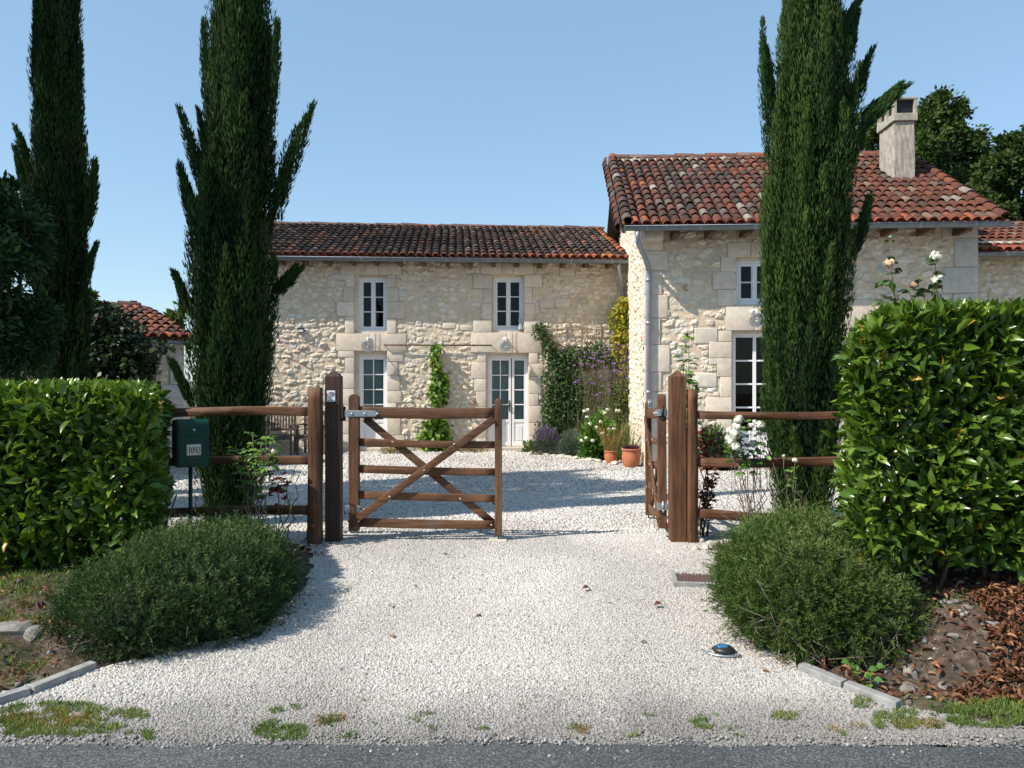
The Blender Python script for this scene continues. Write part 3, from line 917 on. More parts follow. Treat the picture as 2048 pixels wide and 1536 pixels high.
B.build('dressed_stone', house)['kind'] = 'stuff'
ops = [w1, w2, d1, d2]
rubble_grid(uL, uR, -.05, WTOP, .0135, 21, flats, ops, name='facade_wall', parent=house)
# plain side and rear walls
HD = 7.0
def side_gable(px_u, d0, d1_, zf):
    return None
V = np.array([(uL, 0, -.05), (uL, HD, -.05), (uL, HD, 4.3), (uL, HD / 2, 5.7), (uL, 0, 4.4), (uR + 1, HD, -.05), (uR + 1, HD, 4.3)])
obj_raw('rear_wall', V, [np.array([(1, 5, 6, 2)]), np.array([(0, 1, 2, 3, 4)])], M['mortar'], house)
window(house, w1[0] + .09, w1[1], w1[2] + .05, w1[3] - .06, label='upper window of dark bare panes')
window(house, w2[0] + .04, w2[1], w2[2] + .05, w2[3] - .06, label='upper window with a small grey cat figurine on its sill')

def glazed_door(parent, x0, x1, z0, z1, leaves_, y=.16, label=None, handle_x=None):
    d = thing('glazed_door', label, 'x'); del d['category']; d.parent = parent
    bm = bmesh.new()
    bars(bm, [(x0, x0 + .045, y - .01, y + .07, z0, z1), (x1 - .045, x1, y - .01, y + .07, z0, z1), (x0 + .045, x1 - .045, y - .012, y + .07, z1 - .05, z1)])
    obj_bm('frame', bm, M['white_paint'], d)
    bm = bmesh.new(); rs = []
    for (a, c, cols) in leaves_:
        gz0 = z0 + (z1 - z0) * .305
        rs.append(leaf_frame(bm, a, c, z0 + .03, z1 - .052, y + .004, cols, 4, .055, .07, .024, .05, gz0))
        # solid lower panel with a raised field
        bars(bm, [(a + .055, c - .055, y + .018, y + .045, z0 + .03, gz0 - .07), (a + .10, c - .10, y + .008, y + .02, z0 + .16, gz0 - .14), (a + .055, c - .055, y + .002, y + .05, z0 + .031, z0 + .12)])
    obj_bm('door_leaf', bm, M['white_paint'], d)
    glass_part(d, rs, y + .03)
    for (a, c, b0, b1) in rs: blinds(d, a, c, b0, b1, y + .10)
    dark_interior(d, x0, x1, z0, z1, y + .07)
    box_obj('threshold', x0 - .08, x1 + .08, -.10, .3, .0, z0 + .02, M['ashlar_plain'], d, .012)
    if handle_x is not None:
        mb_ = MB(); zc = z0 + .95
        mb_.tube([(handle_x, y - .006, zc - .13), (handle_x, y - .012, zc), (handle_x, y - .006, zc + .13)], [.012, .018, .012], 6)
        mb_.tube([(handle_x, y - .01, zc + .02), (handle_x, y - .06, zc + .02), (handle_x - .10, y - .06, zc)], .010, 6)
        mb_.build('handle', M['black_iron'], d, True)
    return d
M['ashlar_plain'] = mat_plain('doorstep_stone', (.58, .52, .43), (.44, .39, .32), .85, 14, bmp=.4, bscale=60)
xm = (d1[0] + .085 + d1[1]) / 2
glazed_door(house, d1[0] + .09, d1[1], .06, d1[3] - .08, [(d1[0] + .13, d1[1] - .04, 2)], label='single glazed door behind the wooden gate')
ux = LW.u(1024)
glazed_door(house, d2[0] + .05, d2[1], .06, d2[3] - .06, [(d2[0] + .09, ux - .01, 2), (ux + .01, d2[1] - .04, 1)], label='two-leaf glazed door with a black handle', handle_x=ux - .05)

# roof
dark_pal = pal([(.040, .033, .031), (.062, .046, .041), (.10, .058, .045), (.17, .085, .056), (.14, .12, .105)], [4, 5, 4, 1.2, .5])
def left_pal(u, s):
    c = dark_pal(u, s)
    o = (u > uR - .21) & (s > .4)
    return np.where(o[:, None], np.array([.40, .145, .06]) * (.6 + .5 * RNG.random(len(u)))[:, None], c)
orange = pal([(.33, .095, .043), (.25, .07, .038), (.17, .06, .042), (.38, .13, .055)], [4, 4, 1, 1])
tile_roof(house, uL - .25, uR - .02, -.36, ZE - .03, 3.86, 1.40, left_pal, lambda u: orange(u, u), M['tile_dark'])
half_gutter(house, uL - .25, uR - .05, -.46, ZE - .055)
for k, u in enumerate(np.arange(uL + .1, uR, .52)):
    box_obj('rafter', u - .045, u + .045, -.36, .03, ZE - .17, ZE - .065, M['old_timber'], house, .006, Matrix.Translation((0, 0, 0)))
u, z = LW.uv(1236, 534)
mb = MB(); ur = LW.u(1236, -.4)
mb.tube([(ur, -.46, ZE - .12), (ur, -.46, ZE - .20), (ur + .05, -.38, ZE - .42), (ur + .16, -.12, ZE - .62), (ur + .17, -.08, ZE - .75), (ur + .17, -.08, .1)], .04, 10)
mb.build('downpipe', M['zinc_pipe'], house, True)

# ================================================================ RIGHT HOUSE
RA = R(-3.3)
RW = Wall((0, 14.2 + 2.42 * math.tan(R(3.3)), 0), RA)
hr = thing('stone_farmhouse', 'taller cream stone house with red brown tiled roof and chimney behind the right cypress', 'house', RW.loc, RA)
OV = .52
u0 = RW.u(1290); u1 = RW.u(1953)
wr = rect(RW, 1468, 1550, 514, 612); dr = rect(RW, 1463, 1560, 661, 912); dr = (dr[0], dr[1], 0.0, dr[3])
d3 = rect(RW, 1700, 1800, 657, 912); d3 = (d3[0], d3[1], 0.0, d3[3])
RT = RW.z(1300, 449, -OV) + .18
fl = surround(hr, wr[0], wr[1], wr[2], wr[3], (RW.u(1455), RW.u(1570), .26), seed=3, pattern=(.30, .38, .26), keystone=False, reb=(.06, .01, .06, .04))
fl += surround(hr, dr[0], dr[1], dr[2], dr[3], (RW.u(1451), RW.u(1575), wr[2] - dr[3]), seed=4, pattern=(.28, .44, .22), reb=(.05, .01, .05, 0))
fl += surround(hr, d3[0], d3[1], d3[2], d3[3], (RW.u(1690), RW.u(1812), .52), seed=5, pattern=(.28, .40, .22), reb=(.05, .01, .05, 0))
# corner stones, both ends
Bq = Blocks(); rs = random.Random(5); z = 0; k = 0
while z < RT - .1:
    h = rs.uniform(.36, .50); w = (.43, .30)[k % 2] * rs.uniform(.9, 1.1); k += 1
    if RT - .1 - z - h < .2: h = RT - .1 - z
    Bq.add(u0 - .02, u0 + w, z, z + h, back=(.20, .34)[k % 2]); fl.append((u0 - .1, u0 + w, z, z + h)); z += h
z = 0
while z < RT - .1:
    h = rs.uniform(.4, .62); w = (.55, .38)[k % 2] * rs.uniform(.9, 1.1); k += 1
    if RT - .1 - z - h < .2: h = RT - .1 - z
    Bq.add(u1 - w, u1 + .02, z, z + h, back=.3, col=np.array([.50, .47, .42]) * (.9 + .15 * RNG.random())); fl.append((u1 - w, u1 + .1, z, z + h)); z += h
# kneeler stone under the gutter end
Bq.add(u0 - .05, u0 + .30, RT - .42, RT - .14, front=-.36, back=.3, bev=.05, col=np.array([.62, .56, .47]))
Bq.build('corner_stone', hr)['kind'] = 'stuff'
B = Blocks()
for (a, c, b0, b1) in ((1388, 1436, 655, 688), (1383, 1434, 745, 775), (1447, 1474, 513, 546), (1437, 1474, 547, 578), (1441, 1474, 580, 611), (1418, 1462, 690, 730)):
    ua, za = RW.uv(a, b0); uc, zc = RW.uv(c, b1)
    B.add(ua, uc, zc, za, front=-.02, back=.05, bev=.02, col=np.array([.66, .60, .50]) * (.9 + .2 * RNG.random())); fl.append((ua, uc, zc, za))
B.build('dressed_stone', hr)['kind'] = 'stuff'
rubble_grid(u0, u1, -.05, RT, .0135, 55, fl, [wr, dr, d3], name='facade_wall', parent=hr, cw=.23, ch=.135, relief=1.1)
RUN, RISE = 3.95, 2.26
RZE = RW.z(1300, 449, -OV)
topf = lambda v: RZE - .05 + np.minimum(v + OV, 2 * RUN - (v + OV)) * RISE / RUN
rubble_grid(0, 2 * RUN - 2 * OV, -.05, 6.7, .018, 77, [], [], topf, name='side_wall', parent=hr, mapper=lambda V: np.stack([u0 + V[:, 1], V[:, 0], V[:, 2]], 1), bright=1.08)
V = np.array([(u1, 0, -.05), (u1, 2 * RUN - 2 * OV, -.05), (u1, 2 * RUN - 2 * OV, RZE), (u1, RUN - OV, RZE + RISE - .1), (u1, 0, RZE), (u0, 2 * RUN - 2 * OV, -.05), (u0, 2 * RUN - 2 * OV, RZE)])
obj_raw('rear_wall', V, [np.array([(1, 5, 6, 2)]), np.array([(0, 1, 2, 3, 4)])], M['mortar'], hr)
window(hr, wr[0] + .06, wr[1], wr[2] + .04, wr[3] - .05, rows=2, label='upper window half hidden by the cypress')
def tall_window(x0, x1, z0, z1, label):
    d = thing('glazed_door', label, 'x'); del d['category']; d.parent = hr
    y = .16; bm = bmesh.new()
    bars(bm, [(x0, x0 + .04, y - .01, y + .07, z0, z1), (x1 - .04, x1, y - .01, y + .07, z0, z1), (x0 + .04, x1 - .04, y - .012, y + .07, z1 - .045, z1)])
    obj_bm('frame', bm, M['white_paint'], d)
    bm = bmesh.new(); xm_ = (x0 + x1) / 2; rs_ = []
    for a, c in ((x0 + .042, xm_ - .001), (xm_ + .001, x1 - .042)):
        g0 = z0 + .62
        rs_.append(leaf_frame(bm, a, c, z0 + .03, z1 - .047, y + .004, 1, 4, .028, .06, .03, .05, g0))
        bars(bm, [(a + .028, c - .028, y + .018, y + .045, z0 + .03, g0 - .06)])
    obj_bm('door_leaf', bm, M['white_paint'], d)
    glass_part(d, rs_, y + .03)
    dark_interior(d, x0, x1, z0, z1, y + .07)
    box_obj('threshold', x0 - .08, x1 + .08, -.10, .3, .0, z0 + .02, M['ashlar_plain'], d, .012)
tall_window(dr[0] + .04, dr[1], .05, dr[3] - .04, 'tall glazed door half hidden by the cypress')
tall_window(d3[0] + .04, d3[1], .05, d3[3] - .04, 'tall glazed door behind the right hedge')

red_pal = pal([(.125, .047, .032), (.17, .061, .037), (.080, .045, .036), (.13, .083, .064), (.29, .25, .205), (.22, .145, .10)], [7, 3, 2.4, 2, .3, .6])
brown_pal = pal([(.060, .043, .038), (.092, .050, .040), (.145, .058, .039), (.135, .106, .089), (.28, .245, .20), (.24, .078, .040)], [3.5, 5, 3.8, 1.8, .3, .4])
ue0 = RW.u(1261, -OV); ue1 = RW.u(2006, -OV)
def right_pal(u, s):
    t = (u - ue0) / (ue1 - ue0) + (RNG.random(len(u)) - .5) * .5
    return np.where((t > .42)[:, None], red_pal(u, s), brown_pal(u, s))
# chimney footprint on the slope
ch_y = RW.n.dot(Vector((0, 16.0, 0)) - RW.loc) if False else None
cu1 = RW.u(1829, 1.72); cu0 = RW.u(1790, 1.72)
skip = lambda u, s: (u > cu0 - .02) & (u < cu1 + .02) & (s * RUN / math.hypot(RUN, RISE) - OV > 1.66) & (s * RUN / math.hypot(RUN, RISE) - OV < 2.40)
Ls, S_, N_, O_ = tile_roof(hr, ue0, ue1, -OV, RZE - .03, RUN, RISE, right_pal, lambda u: orange(u, u), M['tile'], skip=skip)
# rear slope
bm = bmesh.new()
bm_box(bm, ue0 - .02, ue1 + .02, .0, Ls, -.03, .08, 0, 1, Matrix.Translation((0, 2 * RUN - OV, RZE - .03)) @ Matrix.Rotation(math.pi, 4, 'Z') @ Matrix.Rotation(math.atan2(RISE, RUN), 4, 'X') @ Matrix.Translation((-(ue0 + ue1), 0, 0)))
obj_bm('rear_roof', bm, M['deck'], hr)
half_gutter(hr, ue0 - .12, ue1 + .06, -OV - .10, RZE - .055)
for u in np.arange(u0 + .5, u1, .62):
    box_obj('rafter', u - .05, u + .05, -OV, .03, RZE - .17, RZE - .065, M['old_timber'], hr, .006)
# verges: a row of over tiles along each gable edge, barge rafter and purlin ends at the left
mb = MB()
Vc, fc = tile_geo(.098, .085, .42, .095, False); Vc = Vc.copy(); Vc[:, 2] += np.where(Vc[:, 1] > .2, .06, .09)
sv = np.arange(0, Ls - .1, .33)
for uu in (ue0 - .05, ue1 + .02):
    mb = MB()
    P = O_ + np.outer(np.full(len(sv), 1.0), [uu, 0, 0]) + sv[:, None] * S_
    place_tiles(mb, (Vc, fc), P, np.array([1., 0, 0]), S_, N_, (red_pal if uu > 3 else brown_pal)(sv, sv), .03)
    if uu > 3: mb.build('verge_tiles', M['tile'], hr, True); mb = mbl
    else: mbl = mb
# hanging side tiles of the left verge
Vc2 = np.stack([Vc[:, 2] - .06, Vc[:, 1], -Vc[:, 0]], 1)
P = O_ + np.outer(np.full(len(sv), 1.0), [ue0 - .15, 0, 0]) + sv[:, None] * S_ - N_ * .02
place_tiles(mb, (np.stack([-Vc[:, 2] + .05, Vc[:, 1], Vc[:, 0] * .9], 1), fc), P, np.array([1., 0, 0]), S_, N_, brown_pal(sv, sv) * .8, .04)
mb.build('verge_tiles', M['tile'], hr, True)
rot = Matrix.Rotation(math.atan2(RISE, RUN), 4, 'X')
bm = bmesh.new()
bm_box(bm, ue0 - .13, ue0 - .07, .1, Ls, -.16, .02, .004, 1, Matrix.Translation((0, -OV, RZE - .03)) @ rot)
obj_bm('barge_board', bm, M['old_timber'], hr)
for yy in (.25, 1.75, 3.1):
    zz = RZE - .07 + (yy + OV) * RISE / RUN
    box_obj('purlin', ue0 - .16, u0 + .05, yy - .09, yy + .09, zz - .22, zz - .05, M['old_timber'], hr, .008)
# downpipe on the corner
mb = MB(); up = RW.u(1297, -.08); ut = RW.u(1275, -OV - .08)
mb.tube([(ut, -OV - .10, RZE - .12), (ut, -OV - .10, RZE - .24), (ut + .02, -OV - .02, RZE - .34), (up - .03, -.16, RZE - .62), (up, -.09, RZE - .75), (up, -.085, RZE - .9), (up, -.085, .08)], .043, 12)
for zz in (RZE - .95, 2.6, 1.35, .5): mb.tube([(up, -.085, zz), (up, -.085, zz + .06)], .052, 12)
mb.build('downpipe', M['zinc_pipe'], hr, True)

# chimney
CY0 = 1.72; CY1 = 2.46
zt = RW.z(1810, 195, CY0); zl = RW.z(1810, 240, CY0)
ch = thing('chimney', None, 'x'); del ch['category']; del ch['label']; ch.parent = hr
bm = bmesh.new()
b2 = bmesh.new()
zb = RZE + (CY0 + OV) * RISE / RUN - .3
bm_box(b2, cu0, cu1, CY0, CY1, zb, zl - .02, .012, 2)
bmesh.ops.subdivide_edges(b2, edges=b2.edges[:], cuts=6, use_grid_fill=True)
for v in b2.verts:
    t = (zl - v.co.z) / (zl - zb)
    k = 1 + .04 * t + (.10 * max(0, t - .86) / .14)
    v.co.x = (cu0 + cu1) / 2 + (v.co.x - (cu0 + cu1) / 2) * k; v.co.y = (CY0 + CY1) / 2 + (v.co.y - (CY0 + CY1) / 2) * k
    v.co += Vector((random.gauss(0, .004), random.gauss(0, .004), 0))
obj_bm('shaft', b2, M['chimney'], ch)
bm = bmesh.new()
e = .045; zc = zl + .13
bm_box(bm, cu0 - e, cu1 + e, CY0 - e, CY1 + e, zl - .02, zc, .01, 2)
hh = zt - .045
for (a, c) in ((cu0 - e, cu0 + .025), (cu1 - .025, cu1 + e)):
    for (p, q) in ((CY0 - e, CY0 + .07), ((CY0 + CY1) / 2 - .05, (CY0 + CY1) / 2 + .05), (CY1 - .07, CY1 + e)):
        bm_box(bm, a + .004, c - .004, p + .004, q - .004, zc - .01, hh + .01, .006, 1)
bm_box(bm, cu0 - e - .005, cu1 + e + .005, CY0 - e - .005, CY1 + e + .005, hh, zt, .01, 2)
obj_bm('cap', bm, M['chimney'], ch)
bm = bmesh.new(); bm_box(bm, cu0 + .015, cu1 - .015, CY0 + .03, CY1 - .03, zc - .01, hh, .0)  # black block fills the cap so its openings look shaded inside
obj_bm('shade_fill', bm, M['black_iron'], ch)

# ---- annex at the far right
AW = Wall((RW.loc + RW.x * u1 + RW.n * 2.0), RA)
ax = thing('annex_building', 'shaded lower stone annex with its own tiled roof beyond the farmhouse corner', 'house', AW.loc, RA)
AZE = AW.z(2000, 505, -.35)
rubble_grid(0.02, 3.4, -.05, AZE + .3, .024, 91, [], [(.02, .17, 1.2, 3.2)], name='facade_wall', parent=ax)
tile_roof(ax, .06, 3.6, -.38, AZE, 2.6, 1.0, red_pal, lambda u: orange(u, u), M['tile'])
half_gutter(ax, .04, 3.6, -.47, AZE - .03)
V = np.array([(3.4, 0, -.05), (3.4, 4.5, -.05), (3.4, 4.5, AZE + .9), (3.4, 0, AZE + .3), (0, 4.5, -.05), (0, 4.5, AZE + .9)])
obj_raw('rear_wall', V, [np.array([(0, 1, 2, 3), (1, 4, 5, 2)])], M['mortar'], ax)
sh = thing('shutter', None, 'x'); del sh['category']; del sh['label']; sh.parent = ax
box_obj('board', .02, .17, -.04, 0.05, 1.2, 3.2, M['shutter'], sh)
zz = AW.z(1975, 569)
box_obj('hinge', .02, .30, -.075, -.042, zz - .03, zz + .03, M['black_iron'], sh)

# ---- small outbuilding at the far left
OW = Wall(at(200, 760, 13.4), R(42)); OW.loc.z = 0
ob = thing('outbuilding', 'small low stone outbuilding with sagging red tiled roof behind the left hedge', 'outbuilding', OW.loc, OW.rz)
oz = OW.z(332, 679, -.3); ou1 = OW.u(366)
fl = []; Bo = Blocks(); z = 0; k = 0
while z < oz - .02:
    h = min(.38, oz - z); w = (.24, .40)[k % 2]; k += 1
    Bo.add(ou1 - w, ou1 + .015, z, z + h, back=.3, col=np.array([.52, .50, .47])); fl.append((ou1 - w, ou1 + .1, z, z + h)); z += h
Bo.build('corner_stone', ob)['kind'] = 'stuff'
rubble_grid(-2.2, ou1, -.05, oz + .15, .025, 101, fl, [], name='facade_wall', parent=ob, relief=.6, bright=.85)
rubble_grid(0, 4, -.05, oz + .15, .03, 103, [], [], name='side_wall', parent=ob, relief=.7, mapper=lambda V: np.stack([ou1 - V[:, 1], V[:, 0], V[:, 2]], 1))
V = np.array([(-2.2, 4, -.05), (ou1, 4, -.05), (ou1, 4, oz + .2), (-2.2, 4, oz + .2), (-2.2, 0, -.05), (-2.2, 0, oz + .2)])
obj_raw('rear_wall', V, [np.array([(0, 1, 2, 3), (4, 0, 3, 5)])], M['mortar'], ob)
rise = OW.z(300, 619, 2.6) - oz
tile_roof(ob, -2.4, ou1 + .15, -.3, oz, 2.9, rise, pal([(.12, .055, .042), (.20, .075, .045), (.07, .046, .042), (.27, .10, .055)], [4, 3, 3, 1]), lambda u: orange(u, u) * .7, M['tile_dark'])
half_gutter(ob, -2.4, ou1 + .1, -.38, oz - .03, .06)
uu = OW.u(267, 2.6); zz = oz + rise + .08
mb = MB(); mb.tube([(uu, 2.6, zz - .1), (uu, 2.6, zz + .06)], .04, 8); mb.tube([(uu - .07, 2.6, zz + .07), (uu + .07, 2.6, zz + .07)], .014, 8)
mb.build('vent_cap', M['black_iron'], ob)

# ================================================================ TIMBER
def beam(mb_, p0, p1, w, h, seg=10, jit=.0, bow=0.0, seed=0, taper=1.0, up=None, round_=0):
    """rough sawn or cleft timber between two points; w across, h in the up direction"""
    p0 = np.array(p0, float); p1 = np.array(p1, float); d = p1 - p0; L = np.linalg.norm(d); d /= L
    upv = np.array(up if up is not None else ((0, 0, 1) if abs(d[2]) < .9 else (0, 1, 0)), float)
    s = nrmz(np.cross(d, upv)); t = np.cross(s, d)
    if round_:
        a = np.arange(round_) * 2 * math.pi / round_
        sec = np.stack([np.sign(np.cos(a)) * np.abs(np.cos(a)) ** .7, np.sign(np.sin(a)) * np.abs(np.sin(a)) ** .7], 1) * .5
    else:
        c = .5; e = .44
        sec = np.array([(-c, -e), (-e, -c), (e, -c), (c, -e), (c, e), (e, c), (-e, c), (-c, e)])
    n = len(sec); rs = np.random.RandomState(seed)
    tt = np.linspace(0, 1, seg + 1)
    ph = rs.rand(n) * 6
    V = []
    for x in tt:
        b_ = bow * math.sin(math.pi * x)
        k = 1 + (taper - 1) * x
        j = 1 + jit * np.sin(ph + x * L * 5.3 + np.arange(n) * 1.3) + jit * .6 * (rs.rand(n) - .5)
        off = t * (b_ + jit * .06 * math.sin(x * L * 3 + seed))
        V.append(p0 + d * L * x + off + s * (sec[:, :1] * w * k * j[:, None]) + t * (sec[:, 1:] * h * k * j[:, None]))
    V = np.concatenate(V)
    i = np.arange(seg)[:, None] * n; k = np.arange(n)[None]; k2 = (k + 1) % n
    f = np.stack([i + k, i + k2, i + n + k2, i + n + k], -1).reshape(-1, 4)
    mb_.add(V, [f, np.array([np.arange(n)[::-1], seg * n + np.arange(n)])])
    return mb_

def beam_obj(name, mat, parent, *a, **k): return beam(MB(), *a, **k).build(name, mat, parent)

GY = 6.8   # the line of the gateway
SC_G = F / GY
def gx(px): return (px - 1024) / SC_G
def gz_(py): return EYE + (HOR - py) / SC_G

# gate posts with pyramid tops
def gate_post(px0, px1, py_peak, py_shoulder, label, rot=0):
    x = gx((px0 + px1) / 2); w = gx(px1) - gx(px0); y = GY + .04
    zb = gzf(x, y) - .05; zs = gz_(py_shoulder); zp = gz_(py_peak)
    o = bpy.data.objects.new('gate_post', None)
    bm = bmesh.new()
    bm_box(bm, -w / 2, w / 2, -w / 2, w / 2, 0, zs - zb, .006, 2)
    top = [v for v in bm.verts if v.co.z > zs - zb - .001]
    bv = [bm.verts.new((sx * (w / 2 - .002), sy * (w / 2 - .002), zs - zb - .004)) for sx, sy in ((-1, -1), (1, -1), (1, 1), (-1, 1))]
    ap = bm.verts.new((0, 0, zp - zb))
    for i in range(4): bm.faces.new((bv[i], bv[(i + 1) % 4], ap))
    bpy.data.objects.remove(o)
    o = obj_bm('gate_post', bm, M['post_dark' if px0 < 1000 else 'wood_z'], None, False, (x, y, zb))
    o.rotation_euler = (0, 0, rot)
    tag(o, label, 'post', 'gate posts either side of the drive')
    return x, y, w
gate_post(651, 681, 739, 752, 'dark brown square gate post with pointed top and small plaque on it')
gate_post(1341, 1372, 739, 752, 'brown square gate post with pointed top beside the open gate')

# small plaque on the left post
x, y = gx(663.5), GY + .04 - .068
pq = thing('plaque', 'small white plaque with a purple loop emblem on the dark gate post', 'plaque', (x, y, gz_(792)))
bm = bmesh.new(); bm_box(bm, -.037, .037, -.004, .0, -.048, .048, .003, 1); obj_bm('plate', bm, M['plaque'], pq)
mb = MB()
ring = [(.004 + .020 * math.cos(a) + .006 * math.sin(2 * a), -.0065, .018 + .015 * math.sin(a)) for a in np.linspace(0, 6.28, 15)]
mb.tube(ring, .0038, 5); mb.tube([(.012, -.0065, .008), (.002, -.0065, .018), (.016, -.0065, .024)], .003, 5)
mb.build('emblem', M['plaque_purple'], pq)
mb = MB(); mb.tube([(-.012, -.0065, .012), (-.004, -.0065, -.008), (.006, -.0065, -.024)], .0035, 5)
mb.build('ribbon', M['plaque_pink'], pq)
mb = MB()
for k in range(7): mb.tube([(-.027 + k * .0085, -.006, -.038), (-.0215 + k * .0085, -.006, -.038)], .0028, 4)
mb.build('lettering', M['plaque_blue'], pq)

# field gates
def make_gate(loc, rz, label):
    g = thing('wooden_gate', label, 'gate', loc, rz, 'five bar wooden gates of the drive')
    z0 = loc[2]; H = lambda py: gz_(py) - z0; X = lambda px: gx(px) - gx(697)
    # hanging stile with rounded head
    a = np.linspace(0, math.pi, 9); w = X(717.5); zt = H(788); zb = H(1062)
    prof = [(0, zb), (w, zb)] + [(w / 2 + w / 2 * math.cos(t), zt - w / 2 + w / 2 * math.sin(t)) for t in a]
    def slab(name, prof, d, mat):
        bm = bmesh.new()
        fr = [bm.verts.new((p[0], -d / 2, p[1])) for p in prof]; bk = [bm.verts.new((p[0], d / 2, p[1])) for p in prof]
        bm.faces.new(fr); bm.faces.new(bk[::-1])
        for i in range(len(prof)): bm.faces.new((fr[i], fr[(i + 1) % len(prof)], bk[(i + 1) % len(prof)], bk[i]))
        bmesh.ops.recalc_face_normals(bm, faces=bm.faces[:])
        bmesh.ops.bevel(bm, geom=bm.edges[:], offset=.004, segments=1, affect='EDGES')
        return obj_bm(name, bm, M[mat], g)
    slab('hanging_stile', prof, .075, 'wood_z')
    x1, x2 = X(989.5), X(1004); w2 = x2 - x1; zt2 = H(797); zb2 = H(1071)
    prof = [(x1, zb2), (x2, zb2)] + [(x1 + w2 / 2 + w2 / 2 * math.cos(t), zt2 - w2 / 2 + w2 / 2 * math.sin(t)) for t in a]
    slab('latch_stile', prof, .065, 'wood_z')
    for k, (a0, a1, b0, b1) in enumerate(((813, 836, 817, 836), (877, 892, 882, 899), (930, 946, 937, 953), (982, 998, 990, 1006), (1037, 1055, 1043, 1058))):
        za = H((a0 + a1) / 2); zb_ = H((b0 + b1) / 2); h = (a1 - a0) / SC_G
        beam_obj('rail', M['wood_x'], g, (w - .005, .002 * (k % 2), za), (x1 + .005, .002 * (k % 2), zb_), .045 if k == 0 else .028, h, 12, .02, -.006 if k else -.004, k + 3, taper=.92)
    # crossed braces: the rising one on the front face
    beam_obj('brace', M['wood_x'], g, (X(700), -.036, H(1048)), (X(988), -.036, H(838)), .022, .066, 10, .02, 0, 21)
    beam_obj('brace', M['wood_x'], g, (X(728), .030, H(838)), (X(985), .030, H(1048)), .022, .064, 10, .02, 0, 22)
    mb_ = MB()
    for px, py in ((786, 884), (909, 888), (849, 940), (780, 993), (921, 997), (983, 1049), (718, 1042)):
        V, f = lathe([(0, .006), (.006, .0055), (.009, .002), (.009, 0)], 8, axis='y')
        mb_.add(V * np.array([1, 1, 1]) + np.array([X(px), -.05, H(py)]), f)
    mb_.build('bolt_head', M['bolt'], g)['kind'] = 'stuff'
    # hinge strap, hinge pin, lower hinge
    zs = H(827)
    hs = slab('hinge_strap', [(-.03, zs - .03), (.235, zs - .028), (.26, zs), (.235, zs + .024), (-.03, zs + .03)], .088, 'galv')
    mb_ = MB()
    for px in (705, 731, 756):
        V, f = lathe([(0, .009), (.009, .008), (.012, 0)], 8, axis='y'); obj_raw('strap_bolt', V + np.array([X(px) - .002, -.045, zs - .002]), [f], M['galv'], hs)
    mb_ = MB(); mb_.tube([(-.042, 0, zs - .065), (-.042, 0, zs + .06)], .012, 8); mb_.tube([(-.042, 0, zs - .055), (-.085, 0, zs - .055)], .010, 8)
    mb_.build('hinge_pin', M['black_iron'], g)
    zl = H(1018); mb_ = MB()
    mb_.tube([(-.035, 0, zl - .05), (-.035, 0, zl + .05)], .010, 8); mb_.tube([(-.085, 0, zl - .03), (-.035, 0, zl - .03)], .009, 8)
    bm = bmesh.new(); bm_box(bm, -.035, .012, -.042, .042, zl - .03, zl + .03, .003, 1); bm_box(bm, .012, w + .012, .038, .043, zl - .03, zl + .03, .001, 1); bm_box(bm, w - .02, w + .012, -.042, .042, zl - .03, zl + .03, .003, 1)
    hb = obj_bm('lower_hinge', bm, M['galv'], g)
    mb_.build('hinge_pin', M['galv'], hb); mb_ = MB()
    mb_.tube([(w + .012, -.01, zl), (w + .075, -.03, zl - .012)], .008, 6)
    mb_.build('hinge_bolt', M['galv'], hb)
    mb_ = MB(); mb_.tube([((x1 + x2) / 2, 0, zb2 + .25), ((x1 + x2) / 2, 0, H(1086))], .007, 8); mb_.tube([((x1 + x2) / 2, .03, zb2 + .25), ((x1 + x2) / 2 - .05, .04, zb2 + .27)], .008, 6)
    mb_.build('drop_bolt', M['black_iron'], g)
    return g
gl = make_gate((gx(697), GY + .03, gzf(gx(697), GY)), 0, 'closed wooden five bar gate hung on the dark post across the drive')
g2 = gl.copy(); COL.objects.link(g2)
g2['label'] = 'second wooden gate standing open and seen edge on by the right post'
for c in list(gl.children):
    d = c.copy(); COL.objects.link(d); d.parent = g2
    for e_ in c.children:
        q = e_.copy(); COL.objects.link(q); q.parent = d
g2.location = (gx(1331), GY + .12, gzf(gx(1331), GY) - .0)
g2.scale = (1, -1, 1)
g2.rotation_euler = (R(0), R(3.0), R(85.5))
# latch catch standing on top of the open gate
mb = MB(); mb.tube([(0, 0, 0), (.0, .0, .10)], [.014, .002], 5); mb.tube([(.0, .16, 0), (.0, .16, .10)], [.014, .002], 5); mb.tube([(0, -.02, .0), (0, .18, .0)], .008, 5)
o = mb.build('latch_catch', M['galv'], g2); o.location = (1.22, 0, gz_(813) - gzf(gx(697), GY) + .0)
o.rotation_euler = (0, 0, R(90)); o.scale = (1, 1, 1)
# pad that takes the drop bolt
bm = bmesh.new(); bm_box(bm, -.08, .08, -.06, .06, -.02, .012, .008, 2)
tag(obj_bm('stop_stone', bm, M['pale_rock'], None, False, (gx(996), GY + .02, gzf(gx(996), GY))), 'flat pale stone on the gravel under the drop bolt of the closed gate', 'stone')

